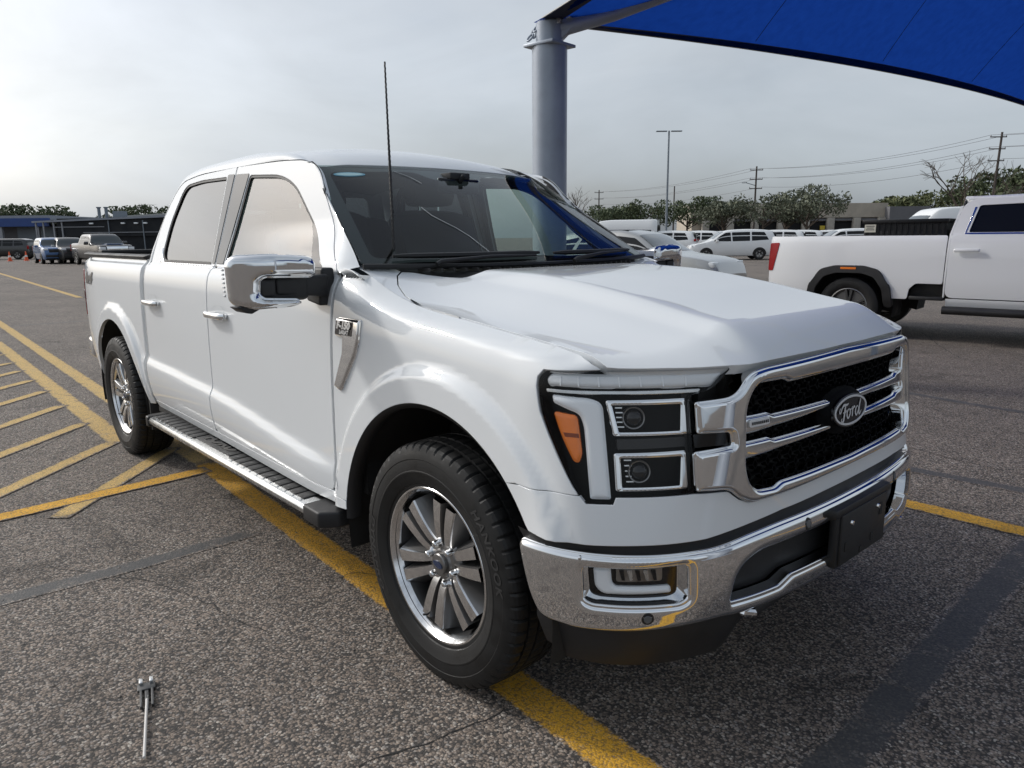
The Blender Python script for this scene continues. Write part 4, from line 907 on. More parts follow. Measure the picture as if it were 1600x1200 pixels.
# ================================================================ ground
def asphalt_nodes(nt,tc):
    """exposed-aggregate asphalt: returns colour, roughness and height sockets"""
    L=nt.links.new
    def vor(scale,feat='F1'):
        v=N(nt,'ShaderNodeTexVoronoi',feature=feat,ins={'Scale':scale}); L(tc,v.inputs['Vector']); return v
    wn=N(nt,'ShaderNodeTexNoise',ins={'Scale':60.,'Detail':2.}); L(tc,wn.inputs[0])
    dm=N(nt,'ShaderNodeMix',data_type='VECTOR',ins={0:.012}); L(tc,dm.inputs[4]); L(wn.outputs['Color'],dm.inputs[5])
    v1=N(nt,'ShaderNodeTexVoronoi',ins={'Scale':118.}); L(dm.outputs[1],v1.inputs['Vector'])
    v2=N(nt,'ShaderNodeTexVoronoi',ins={'Scale':240.}); L(tc,v2.inputs['Vector'])
    sp=N(nt,'ShaderNodeSeparateColor'); L(v1.outputs['Color'],sp.inputs[0])
    cr=N(nt,'ShaderNodeValToRGB'); e=cr.color_ramp; e.interpolation='LINEAR'
    cols=[(0,(.085,.072,.062)),(.22,(.140,.114,.095)),(.45,(.195,.156,.126)),(.66,(.250,.200,.160)),(.80,(.21,.192,.178)),(.93,(.31,.262,.218)),(1,(.40,.365,.32))]
    e.elements[0].position=0; e.elements[0].color=(*cols[0][1],1); e.elements[1].position=1; e.elements[1].color=(*cols[-1][1],1)
    for p,c in cols[1:-1]: q=e.elements.new(p); q.color=(*c,1)
    L(sp.outputs[0],cr.inputs[0])
    # dark binder between the stones
    gp=N(nt,'ShaderNodeMapRange',ins={1:.0045,2:.0075,3:0.,4:1.}); L(v1.outputs['Distance'],gp.inputs[0])
    gp.inputs[1].default_value=.42; gp.inputs[2].default_value=.75
    sel=N(nt,'ShaderNodeMath',operation='GREATER_THAN',ins={1:.80}); L(sp.outputs[1],sel.inputs[0])
    mxv=N(nt,'ShaderNodeMath',operation='MAXIMUM'); L(gp.outputs[0],mxv.inputs[0]); L(sel.outputs[0],mxv.inputs[1])
    cm=N(nt,'ShaderNodeMix',data_type='RGBA'); L(mxv.outputs[0],cm.inputs[0]); L(cr.outputs[0],cm.inputs[6]); cm.inputs[7].default_value=(.045,.041,.038,1)
    # broad stains and wear
    n1=N(nt,'ShaderNodeTexNoise',ins={'Scale':.55,'Detail':6.,'Roughness':.62}); L(tc,n1.inputs[0])
    r1=N(nt,'ShaderNodeMapRange',ins={1:.3,2:.72,3:1.12,4:1.66}); L(n1.outputs[0],r1.inputs[0])
    n2=N(nt,'ShaderNodeTexNoise',ins={'Scale':7.,'Detail':4.}); L(tc,n2.inputs[0]); r2=N(nt,'ShaderNodeMapRange',ins={1:.3,2:.7,3:.88,4:1.10}); L(n2.outputs[0],r2.inputs[0])
    n4=N(nt,'ShaderNodeTexNoise',ins={'Scale':1.6,'Detail':3.,'Distortion':1.2}); L(tc,n4.inputs[0]); r4=N(nt,'ShaderNodeMapRange',ins={1:.60,2:.72,3:1.,4:.66}); L(n4.outputs[0],r4.inputs[0])
    m0=N(nt,'ShaderNodeMath',operation='MULTIPLY'); L(r1.outputs[0],m0.inputs[0]); L(r4.outputs[0],m0.inputs[1])
    mm=N(nt,'ShaderNodeMath',operation='MULTIPLY'); L(m0.outputs[0],mm.inputs[0]); L(r2.outputs[0],mm.inputs[1])
    ml=N(nt,'ShaderNodeMix',data_type='RGBA',blend_type='MULTIPLY',ins={0:1.}); L(cm.outputs[2],ml.inputs[6]); L(mm.outputs[0],ml.inputs[7])
    # relief: domed stones
    h1=N(nt,'ShaderNodeMapRange',ins={1:0.,2:.75,3:1.,4:0.}); L(v1.outputs['Distance'],h1.inputs[0])
    h2=N(nt,'ShaderNodeMath',operation='MULTIPLY_ADD',ins={1:.6}); L(sp.outputs[2],h2.inputs[0]); L(h1.outputs[0],h2.inputs[2])
    h3=N(nt,'ShaderNodeMath',operation='MULTIPLY_ADD',ins={1:-.35}); L(v2.outputs['Distance'],h3.inputs[0]); L(h2.outputs[0],h3.inputs[2])
    return ml.outputs[2],h3.outputs[0]
def asphalt_mat(name,paint=None,wear=(.46,.60),tar=False):
    m=bpy.data.materials.new(name); m.use_nodes=True; nt=m.node_tree; b=nt.nodes['Principled BSDF']; L=nt.links.new
    t=N(nt,'ShaderNodeTexCoord'); tc=t.outputs['Object']; col,h=asphalt_nodes(nt,tc)
    b.inputs['Roughness'].default_value=.82; b.inputs['Specular IOR Level'].default_value=.35
    bs=.42
    if paint:
        n=N(nt,'ShaderNodeTexNoise',ins={'Scale':9.,'Detail':8.,'Roughness':.7}); L(tc,n.inputs[0])
        n3=N(nt,'ShaderNodeTexNoise',ins={'Scale':90.,'Detail':3.}); L(tc,n3.inputs[0])
        # paint is lost first on the stone tops' gaps, at cracks and along its ragged border
        uv=N(nt,'ShaderNodeAttribute',attribute_name='edge'); 
        a=N(nt,'ShaderNodeMath',operation='MULTIPLY_ADD',ins={1:.5}); L(n3.outputs[0],a.inputs[0]); L(n.outputs[0],a.inputs[2])
        s=N(nt,'ShaderNodeMath',operation='SUBTRACT'); L(a.outputs[0],s.inputs[0]); L(uv.outputs['Fac'],s.inputs[1])
        k=N(nt,'ShaderNodeMapRange',ins={1:wear[0],2:wear[1],3:1.,4:0.}); L(s.outputs[0],k.inputs[0])
        sub=N(nt,'ShaderNodeMapRange',ins={1:.05,2:.5,3:.35,4:1.}); L(h,sub.inputs[0])
        kk=N(nt,'ShaderNodeMath',operation='MULTIPLY'); L(k.outputs[0],kk.inputs[0]); L(sub.outputs[0],kk.inputs[1])
        tone=N(nt,'ShaderNodeMapRange',ins={1:.3,2:.7,3:.78,4:1.12}); L(n.outputs[0],tone.inputs[0])
        pc=N(nt,'ShaderNodeMix',data_type='RGBA',blend_type='MULTIPLY',ins={0:1.}); pc.inputs[6].default_value=(*paint,1); L(tone.outputs[0],pc.inputs[7])
        mx=N(nt,'ShaderNodeMix',data_type='RGBA'); L(kk.outputs[0],mx.inputs[0]); L(col,mx.inputs[6]); L(pc.outputs[2],mx.inputs[7]); col=mx.outputs[2]; bs=.42
    if tar:
        n=N(nt,'ShaderNodeTexNoise',ins={'Scale':6.,'Detail':8.,'Roughness':.7}); L(tc,n.inputs[0]); uv=N(nt,'ShaderNodeAttribute',attribute_name='edge')
        s=N(nt,'ShaderNodeMath',operation='SUBTRACT'); L(n.outputs[0],s.inputs[0]); L(uv.outputs['Fac'],s.inputs[1])
        k=N(nt,'ShaderNodeMapRange',ins={1:.38,2:.56,3:.85,4:0.}); L(s.outputs[0],k.inputs[0])
        mx=N(nt,'ShaderNodeMix',data_type='RGBA'); L(k.outputs[0],mx.inputs[0]); L(col,mx.inputs[6]); mx.inputs[7].default_value=(.070,.070,.070,1); col=mx.outputs[2]
        b.inputs['Roughness'].default_value=.6; bs=.3
    L(col,b.inputs['Base Color'])
    bp=N(nt,'ShaderNodeBump',ins={'Strength':bs,'Distance':.005}); L(h,bp.inputs['Height']); L(bp.outputs[0],b.inputs['Normal'])
    return m
MA=asphalt_mat('asphalt'); YL=(.80,.43,.045)
MY=asphalt_mat('yellow_paint',YL,(.72,.95)); MYp=asphalt_mat('worn_yellow_paint',(.74,.50,.18),(.62,.90)); MT=asphalt_mat('crack_sealer',tar=True)
g=mesh('ground',[(-600,-600,0),(600,-600,0),(600,600,0),(-600,600,0)],[(0,1,2,3)],MA,None,False); tag(g,kind='structure')
def strip(name,p0,p1,wd,mat,z=.003,seg=.08,wob=.0):
    """painted band with an 'edge' attribute that is high in the middle and low at the border"""
    p0=A2(p0); p1=A2(p1); d=p1-p0; l=np.linalg.norm(d); d/=l; n=np.array([-d[1],d[0]]); k=max(2,min(120,int(l/seg))); Vv=[];At=[];Ff=[]
    rows=[(-.62,-.35),(-.5,-.05),(-.40,.12),(0,.16),(.40,.12),(.5,-.05),(.62,-.35)]
    for i in range(k+1):
        s=l*i/k; off=wob*(noise.noise(Vector((s*1.3,p0[0],p0[1])))); en=-.3 if i in(0,k) else 0
        for o,a in rows:
            q=p0+d*s+n*(o*wd+off); Vv.append((q[0],q[1],z)); At.append(a+en)
    m=len(rows)
    for i in range(k):
        for j in range(m-1): Ff.append((i*m+j,(i+1)*m+j,(i+1)*m+j+1,i*m+j+1))
    o=mesh(name,Vv,Ff,mat,None,False); at_=o.data.attributes.new('edge','FLOAT','POINT'); at_.data.foreach_set('value',At); tag(o,kind='structure'); return o
strip('parking_line',(4.5,-1.0),(-3.05,-.665),.135,MY)
strip('parking_line',(-3.05,-.665),(-15.5,-.28),.14,MYp,.0038)
strip('parking_line',(5.0,1.945),(-6,1.90),.125,MY)
strip('parking_line',(-2.78,-2.6),(-2.90,-.70),.115,MY,.0062)
strip('hatch_border',(-4.02,-.94),(-11.5,-.76),.15,MYp)
for a,b in (((-2.60,-1.62),(-3.60,-.70)),((-3.0,-2.10),(-4.08,-.98)),((-3.85,-2.10),(-4.88,-1.0)),((-4.75,-2.02),(-5.78,-.98)),((-5.75,-1.9),(-6.66,-.96)),((-6.6,-1.85),(-7.45,-.94)),((-7.45,-1.75),(-8.25,-.92)),((-8.3,-1.7),(-9.0,-.90)),((-9.2,-1.6),(-9.9,-.88))): strip('hatch_stripe',a,b,.105,MYp,.0050)
strip('parking_line',(-20.3,2.24),(-42,3.2),.16,MYp)
for k in range(6): strip('parking_line',(-6-2.9*k,6.0),(-6-2.9*k+.3,11.4),.1,MYp)
strip('crack_seal',(-1.69,-4.5),(-1.70,-.90),.10,MT,.0022,wob=.03); strip('crack_seal',(1.12,-1.2),(1.06,3.6),.13,MT,.0022,wob=.03)
strip('crack_seal',(-9,.8),(-8.6,9),.10,MT,.0022,wob=.06); strip('crack_seal',(-3.2,2.2),(8,3.4),.10,MT,.0022,wob=.06); strip('crack_seal',(-14,-4),(-13.5,6),.10,MT,.0022,wob=.06)
strip('crack_seal',(2,4.8),(-16,5.6),.10,MT,.0022,wob=.08)
# fine cracks across the old paint
for k,(a,b) in enumerate((((-.95,-.92),(-.80,-.66)),((-3.02,-.86),(-3.12,-.58)),((-4.9,-.75),(-5.1,-.5)),((-6.4,-.95),(-6.1,-.76)))):
    pts=[(a[0]+(b[0]-a[0])*t+.03*math.sin(9*t+k),a[1]+(b[1]-a[1])*t,.0072) for t in np.linspace(0,1,8)]
    mb=MB(); 
    for i in range(7):
        p,q=Vector(pts[i]),Vector(pts[i+1]); d=(q-p).normalized(); n_=Vector((-d.y,d.x,0))*.0022; mb.add([p-n_,q-n_*.8,q+n_*.8,p+n_],[(0,1,2,3)])
    tag(mb.build('paint_crack',M['liner']),kind='structure')
def crack(pts,wd,seed):
    P=A2([gnd(*p)[:2] for p in pts]); P=A2(dens(P,.03,False)); n=len(P); rs=random.Random(seed); off=np.cumsum([rs.gauss(0,.006) for _ in range(n)]); off-=np.linspace(off[0],off[-1],n)
    e=np.gradient(P,axis=0); m=np.stack([-e[:,1],e[:,0]],1); m/=np.linalg.norm(m,axis=1,keepdims=True)+1e-9; P=P+m*off[:,None]; w_=np.array([wd*rs.uniform(.4,1.2) for _ in range(n)])[:,None]
    G=np.stack([np.c_[P-m*w_,np.full(n,.0016)],np.c_[P+m*w_,np.full(n,.0016)]],1); tag(grid('pavement_crack',G,M['liner']),kind='structure')
crack([(560,1199),(650,1165),(790,1105)],.0035,1); crack([(0,700),(40,712),(140,660)],.004,2); crack([(1230,640),(1420,700),(1600,742)],.004,3); crack([(1440,520),(1500,560),(1600,575)],.006,4)
crack([(60,880),(250,905),(420,990)],.0022,5)
# loose stones near the camera
mb=MB(); ico=[(1,0,0),(-1,0,0),(0,1,0),(0,-1,0),(0,0,1),(0,0,-1)]; icf=[(0,2,4),(2,1,4),(1,3,4),(3,0,4),(2,0,5),(1,2,5),(3,1,5),(0,3,5)]
for k in range(900):
    x=random.uniform(-3.2,2.2); y=random.uniform(-2.6,2.4)
    s=random.uniform(.0025,.0065); q=Matrix.Rotation(random.uniform(0,6.28),3,'Z')
    mb.add([Vector((x,y,.003))+q@Vector((a*s*random.uniform(.8,1.6),b*s,c*s*.6)) for a,b,c in ico],icf)
tag(mb.build('loose_gravel',pbr('gravel',(.20,.17,.145),.9,var=(300,.6))),'small loose stones scattered over the asphalt','gravel',kind='stuff')
# ---- dropped clip with a rod
ck=empty('broken_clip',(-.45,-1.775,.003),R(-15)); tag(ck,'small dark metal clip with thin white rod lying on the asphalt','clip')
mb=MB(); mb.tube([(-.09,0,.008),(.21,-.012,.007)],.0045,8); mb.build('rod',pbr('white_rod',(.62,.60,.57),.5),ck,smooth=True)
M['clip']=pbr('clip_metal',(.10,.10,.10),.4,.8)
mb=MB(); mb.box((-.11,0,.004),(.15,.012,.008)); mb.box((-.17,0,.006),(.04,.055,.010)); mb.build('clip_body',M['clip'],ck,bevel=.002)
for s in (-1,1):
    mb=MB(); mb.box((-.10,s*.017,.006),(.10,.008,.012)); mb.build('prong',M['clip'],ck,bevel=.002); mb=MB(); mb.box((-.195,s*.016,.010),(.03,.012,.02)); mb.build('jaw',M['satin'],ck,bevel=.002)
# ================================================================ shade canopy
M['post']=pbr('grey_steel_paint',(.31,.35,.41),.38,.2,var=(3,.12))
PA=np.array([-4.1,3.65]); ang=R(81); e_b=np.array([math.cos(ang),math.sin(ang)]); e_d=np.array([math.cos(R(-26)),math.sin(R(-26))])
cn=empty('shade_canopy',(PA[0],PA[1],0)); tag(cn,'blue fabric shade sail on a round grey steel post','shade canopy')
def cpt_(u,v):
    u,v=np.broadcast_arrays(A2(u),A2(v)); b=4*u*(1-u); c=4*v*(1-v)
    x=12*u+.30*c*(1-2*u); y=8.5*v+.55*b*(1-2*v)
    h=2.1*np.power(np.clip(np.sin(np.pi*u)*np.sin(np.pi*v),0,1),.95)
    P=e_b*x[...,None]+e_d*y[...,None]
    return np.concatenate([P,(3.72+h)[...,None]],-1)
M['sail']=bpy.data.materials.new('blue_shade_fabric'); m=M['sail']; m.use_nodes=True; nt=m.node_tree; nt.nodes.clear()
t=N(nt,'ShaderNodeTexCoord'); wv=N(nt,'ShaderNodeTexNoise',ins={'Scale':9.,'Detail':6.}); nt.links.new(t.outputs['Object'],wv.inputs[0])
cr=N(nt,'ShaderNodeMix',data_type='RGBA'); cr.inputs[6].default_value=(.005,.030,.20,1); cr.inputs[7].default_value=(.009,.052,.31,1); nt.links.new(wv.outputs[0],cr.inputs[0])
df=N(nt,'ShaderNodeBsdfDiffuse'); tr=N(nt,'ShaderNodeBsdfTranslucent'); ms=N(nt,'ShaderNodeMixShader',ins={0:.6}); oo=N(nt,'ShaderNodeOutputMaterial')
for s in (df,tr): nt.links.new(cr.outputs[2],s.inputs[0])
nt.links.new(df.outputs[0],ms.inputs[1]); nt.links.new(tr.outputs[0],ms.inputs[2]); nt.links.new(ms.outputs[0],oo.inputs[0])
uu=np.concatenate([[-.012],np.linspace(0,1,61),[1.012]]); Ug,Vg=np.meshgrid(uu,uu,indexing='ij'); fab=grid('fabric',cpt_(Ug,Vg),M['sail'],cn)
M['hem']=pbr('navy_hem',(.006,.010,.035),.8); M['cable']=pbr('cable',(.55,.55,.55),.35,.8)
for k in range(4):
    s=np.linspace(.012,.988,60); o=np.zeros(60)
    def ed(q): return {0:(s,o+q),1:(o+1-q,s),2:(s,o+1-q),3:(o+q,s)}[k]
    G=np.stack([cpt_(*ed(-.012))-[0,0,.004],cpt_(*ed(.007))-[0,0,.008]],1); grid('hem',G,M['hem'],fab)
    mb=MB(); mb.tube(cpt_(*ed(-.012)),.008,6); mb.build('edge_cable',M['cable'],fab,smooth=True)
for u0 in (.24,.45,.66,.86):
    s=np.linspace(.01,.99,40); mb=MB(); mb.tube(cpt_(u0+0*s,s)-[0,0,.004],.0035,5); mb.build('seam',M['hem'],fab,smooth=True)
def post(c):
    mb=MB(); mb.lathe([(.19,0),(.19,3.46)],48,c=(*c,0)); p=mb.build('post',M['post'],cn,smooth=True)
    mb=MB(); mb.box((c[0],c[1],.02),(.6,.6,.04)); mb.build('base_plate',M['post'],p,bevel=.004)
    mb=MB(); mb.box((c[0],c[1],3.475),(.40,.40,.03),Matrix.Rotation(R(6),3,'Z')); mb.build('flange',M['post'],p,bevel=.005)
    mb=MB(); mb.lathe([(.148,3.49),(.148,3.70),(.13,3.72),(0,3.72)],36,c=(*c,0)); mb.build('post_cap',M['post'],p,smooth=True)
    return p
Cor={(0,0):(0,0),(1,0):(12,0),(1,1):(12,8.5),(0,1):(0,8.5)}
apex=cpt_(.5,.5)-[0,0,.25]; CAMD=np.array([.72,-.69])
for (a,b),(x,y) in Cor.items():
    c=e_b*x+e_d*y; inn=(apex[:2]-c); inn/=np.linalg.norm(inn)
    post(c)
    p0=np.array([*(c+inn*.05),3.60]); q=p0+(apex-p0)*.10; mb=MB(); mb.tube([np.array([*c,3.62]),q-[0,0,.03]]+[p0+(apex-p0)*k-np.array([0,0,.18*math.sin(math.pi*k)*0+.05]) for k in (.3,.6,1.)],[.085,.075,.07,.07,.06],14); mb.build('rafter',M['post'],cn,smooth=True)
    mb=MB(); d=(apex-p0); d/=np.linalg.norm(d); mb.prism([(-.06,3.50),(.10,3.50),(.42,3.80),(.36,3.86),(-.06,3.72)],lambda u,v:(c[0]+inn[0]*u-inn[1]*.07,c[1]+inn[1]*u+inn[0]*.07,v),lambda u,v:(c[0]+inn[0]*u+inn[1]*.07,c[1]+inn[1]*u-inn[0]*.07,v)); mb.build('gusset',M['post'],cn,bevel=.006)
    # shackles and turnbuckles at the corner
    for k in range(3):
        z0=c-inn*(.02-.11*k)
        mb=MB(); w0=Vector((z0[0]+.10*CAMD[0],z0[1]+.10*CAMD[1],3.66+.045*k)); mb.tube([w0+Vector((.028*math.cos(q),0.028*math.sin(q)*inn[0],.030*math.sin(q))) for q in np.linspace(0,6.283,13)],.009,6,False); mb.build('shackle',M['cable'],cn,smooth=True)
        mb=MB(); mb.lathe([(0,.03),(.032,.03),(.032,-.03),(0,-.03)],6,c=tuple(w0)); mb.build('nut',M['cable'],cn)
    for k in range(4):
        z0=c-inn*(.10+.035*k)+np.array([-inn[1],inn[0]])*(.02*(-1)**k); w0=Vector((z0[0],z0[1],3.70-.045*k))
        mb=MB(); mb.tube([w0+Vector((.034*math.cos(q),.034*math.sin(q)*(k%2),.040*math.sin(q)*(1 if k%2 else 1))) for q in np.linspace(0,6.283,15)],.011,6,False); mb.build('chain_link',M['post'],cn,smooth=True)
# ================================================================ other vehicles
M['dglass']=pbr('dark_window',(.010,.011,.012),.06,spec=.3); M['cglass']=pbr('car_window',(.05,.06,.06),.04,coat=1.)
M['pw']=pbr('car_paint_white',(.82,.83,.83),.6,coat=1.,spec=0.); M['psil']=pbr('car_paint_silver',(.42,.42,.41),.3,.5,coat=1.); M['pblue']=pbr('car_paint_blue',(.05,.13,.30),.3,.2,coat=1.); M['pgrey']=pbr('car_paint_graphite',(.022,.023,.026),.4,0.,coat=.5); M['pblk']=pbr('car_paint_black',(.012,.012,.013),.25,coat=1.)
M['simplerim']=pbr('wheel_silver',(.45,.45,.45),.35,.8)
WH={}
def simple_wheel(par,x,y,r,rimm=None,seen=True):
    key=(round(r,2),y>0,rimm)
    s=-1 if y<0 else 1
    if key not in WH:
        mb=MB(); mb.lathe([(r*.62,.09),(r*.66,.105),(r*.85,.115),(r*.97,.095),(r,.07),(r,-.07),(r*.95,-.10),(r*.6,-.10)],28,'y'); 
        mb.v=[(a,-s*b*-1 if False else b*(1 if s<0 else -1),c) for a,b,c in mb.v]; me=mb.build('wheel',M['rubber'],None,smooth=True)
        mb=MB(); mb.lathe([(r*.64,.092),(r*.60,.098),(r*.56,.075),(r*.54,.03),(0,.03)],28,'y'); mb.v=[(a,b*(1 if s<0 else -1),c) for a,b,c in mb.v]; dk=mb.build('rim_barrel',M['alloy_d'],me,smooth=True)
        mb=MB()
        for k in range(5):
            a=R(72*k+18); d=Vector((math.cos(a),0,math.sin(a))); t=Vector((-math.sin(a),0,math.cos(a))); yy=Vector((0,s,0))
            for q in (-1,1):
                p0=d*.03; p1=d*r*.60+t*q*r*.10
                mb.add([p0-t*.014+yy*.085,p0+t*.014+yy*.085,p1+t*.016+yy*.092,p1-t*.016+yy*.092,p0-t*.02+yy*.04,p0+t*.02+yy*.04,p1+t*.024+yy*.04,p1-t*.024+yy*.04],[(0,1,2,3),(0,4,5,1),(1,5,6,2),(2,6,7,3),(3,7,4,0)])
        mb.lathe([(0,.095),(.05,.093),(.06,.04)],14,'y'); 
        if s>0: mb.v=mb.v[:-42]+[(a,-b,c) for a,b,c in mb.v[-42:]]
        mb.build('rim_spokes',rimm or M['simplerim'],me)
        WH[key]=me; me.parent=par; me.location=(x,y,r); return me
    c=dup(WH[key],par); c.location=(x,y,r); return c
def car(name,label,cat,loc,rz,paint,L_,Wd,prof,zb,zs,axles,r,side_w,ws,bw=None,group=None,tum=.30,tail=None,head=None,roof=None,glass_s=None,extra=None,ends=(.10,.10)):
    """prof: [(x,ztop)] from front (+x) to rear; side_w: list of window polygons (x,z); ws: (x0,x1) wind-screen span; bw: rear-screen span"""
    c=empty(name,(loc[0],loc[1],0),rz); tag(c,label,cat,group)
    zt=pch([p[0] for p in prof][::-1],[p[1] for p in prof][::-1]); x1,x0=prof[0][0],prof[-1][0]; hw=Wd/2
    def wf(x):
        f=np.clip((x-(x1-.75))/.75,0,1); b=np.clip(((x0+.5)-x)/.5,0,1); return hw*(1-ends[0]*1.6*f**2.2-ends[1]*1.2*b**2.2)
    def sec(x):
        w_=float(wf(x)); T=float(zt(x)); B=min(zb,T-.03); wb=w_*.975; k=max(T-B-.03,0); wr=wb-tum*k-.02; ez=max(0,(x-(x1-.12))/.12,((x0+.10)-x)/.10); s_=zs+.10*ez
        lo=[(w_*.93,s_),(w_*.99,s_+.07),(w_,max(s_+.08,B-.42)),(w_,B-.14),(wb,B)]
        if T-B>.15: up=[(wb-tum*k*.5,B+(T-B)*.5),(wr,T-.075),(wr-.05,T-.030),(wr-.16,T-.008),(wr*.45,T),(0,T+.008)]
        else: up=[(wb*.97,B+(T-B)*.5),(wb*.90,T-.012),(wb*.8,T-.004),(wb*.65,T),(wb*.35,T+.006),(0,T+.010)]
        return lo+up
    xs=sorted(set([round(v,3) for v in list(np.linspace(x0,x1,46))+[x0+.02,x0+.06,x1-.02,x1-.06]]))
    G=[]
    for x in xs:
        h=sec(x); G.append([(x,-y,z) for y,z in h]+[(x,y,z) for y,z in h[::-1][1:]])
    b=grid('body',G,paint,c,sharp=50)
    m=len(G[0]); mb=MB()
    for gi in (0,-1): mb.add(G[gi]+[(G[gi][0][0],0,zs+.1)],[(i,i+1,m) for i in range(m-1)])
    mb.build('end_panel',paint,b)
    mb=MB(); mb.box(((x0+x1)/2,0,zs+.02),(x1-x0-.3,Wd*.86,.10)); mb.build('underbody',M['liner'],b)
    def sp(sg): return lambda u,v:np.stack([u,sg*(wf(u)*.975-tum*(v-zb)+.004),v],-1)
    cen=Matrix.Rotation(rz,4,'Z'); 
    for sg in (-1,1):
        for i,w_ in enumerate(side_w):
            panel('side_window',rnd(w_,.04,3),sp(sg),glass_s or M['dglass'],c,res=.3,bres=.12,thick=.0,norm=(0,sg,0))
        for ax in axles:
            mb=MB(); a=[(ax+(r+.05)*math.cos(R(q)),r+(r+.05)*math.sin(R(q))) for q in np.linspace(-6,186,20)]; y=float(wf(ax))
            mb.prism(a,lambda u,v:(u,sg*(y+.004),v),lambda u,v:(u,sg*(y-.05),v)); mb.build('wheel_arch',M['liner'],b)
            simple_wheel(c,ax,sg*(y-.085),r)
    def screen(a,bb,nm,mat):
        rows=[]
        for x in np.linspace(a,bb,7):
            h=sec(x); hh=h[7:]; t=[]
            Y=[h[7][0]*f for f in (-1,-.92,-.6,-.3,0,.3,.6,.92,1)]
            yy=[q[0] for q in h[5:]][::-1]; zz=[q[1] for q in h[5:]][::-1]
            t=[(x,y,float(np.interp(abs(y),yy,zz))) for y in Y]; rows.append(t)
        rows=A2(rows); n=np.cross(rows[1:,:-1]-rows[:-1,:-1],rows[:-1,1:]-rows[:-1,:-1]).mean((0,1)); n/=np.linalg.norm(n); n*=1 if n[2]>0 else -1
        grid(nm,rows+n*.008,mat,c)
    screen(*ws,'windscreen',M['cglass'])
    if bw: screen(*bw,'rear_screen',M['dglass'])
    for nm,mat,lst in (('tail_light',M['red'],tail),('headlight',M['milky2'],head)):
        for (x,y,z,dx,dy,dz) in lst or ():
            for sg in (-1,1): mb=MB(); mb.box((x,sg*y,z),(dx,dy,dz)); mb.build(nm,mat,c,bevel=.02)
    for (nm,mat,ctr,dim) in extra or (): mb=MB(); mb.box(ctr,dim); mb.build(nm,mat,c,bevel=.02)
    return c
def put(px,depth): p=at(px,500,depth); d=ray(px,380); d2=CAM+d*depth; return (d2[0],d2[1])
FWD=math.atan2(_f[1],_f[0])
def rot_rel(deg): return FWD+R(deg)        # heading relative to the view: 90 = to the left, 0 = away, -90 = to the right
mvp=[(2.58,.62),(2.50,.80),(2.30,.90),(1.62,1.05),(1.30,1.18),(.55,1.66),(.1,1.75),(-.8,1.78),(-1.8,1.74),(-2.20,1.66),(-2.42,1.20),(-2.52,.95),(-2.56,.6)]
mvw=[[(1.18,1.09),(.78,1.40),(.48,1.58),(.20,1.60),(.16,1.08)],[(.08,1.08),(.12,1.60),(-.92,1.62),(-.92,1.10)],[(-1.02,1.10),(-1.02,1.62),(-1.75,1.60),(-2.0,1.16)]]
def minivan(label,px,depth,rel,group='white minivans in the lot',paint=None):
    return car('minivan',label,'minivan',put(px,depth),rot_rel(rel),paint or M['pw'],5.15,1.98,mvp,1.06,.24,(1.58,-1.48),.34,mvw,(1.22,.62),(-2.36,-2.22),group,tail=[(-2.44,.84,1.12,.16,.22,.16)],head=[(2.28,.78,.80,.30,.24,.14)],
        extra=[('rear_window',M['dglass'],(-2.40,0,1.32),(.12,1.42,.40)),('mirror',M['pw'],(.98,-1.06,1.12),(.14,.18,.13)),('mirror',M['pw'],(.98,1.06,1.12),(.14,.18,.13)),('door_track',M['chrome'],(-1.2,-.985,1.0),(1.1,.012,.02))])
minivan('white minivan parked broadside with its full side and alloy wheels showing',1142,44,84)
minivan('white minivan with dark rear window, first behind the silver car',1032,51,70)
minivan('white minivan with dark rear window, second behind the silver car',1076,55,70)
minivan('white minivan just past the tail of the broadside minivan',1200,53,72)
minivan('white minivan farther back past the broadside minivan, nose hidden',1234,58,72)
minivan('white minivan parked in front of the garage bays of the beige building',1284,62,76)
minivan('white minivan beyond the toolbox near the grey annex',1366,58,80)
minivan('white minivan peeking over the roof of the broadside minivan',1120,62,78)
minivan('white minivan parked beyond the box van and silver car',1005,60,74)
minivan('white minivan under the small oak past the broadside minivan',1180,66,80)
minivan('white minivan whose three side windows show above the pickup bed',1318,46,84)
car('sedan','dark hatchback tucked between the white minivans','car',put(1295,56),rot_rel(70),M['pgrey'],4.5,1.8,[(2.2,.6),(2.1,.8),(1.2,.95),(.5,1.42),(-.3,1.5),(-1.2,1.42),(-2.0,1.0),(-2.2,.6)],.92,.22,(1.35,-1.35),.33,[[(.9,.95),(.4,1.35),(-.2,1.38),(-.2,.95)],[(-.3,.95),(-.3,1.38),(-1.0,1.33),(-1.3,.98)]],(1.1,.6),(-1.85,-1.3),tail=[(-2.1,.72,.85,.1,.2,.12)],head=[(2.0,.68,.7,.2,.22,.12)])
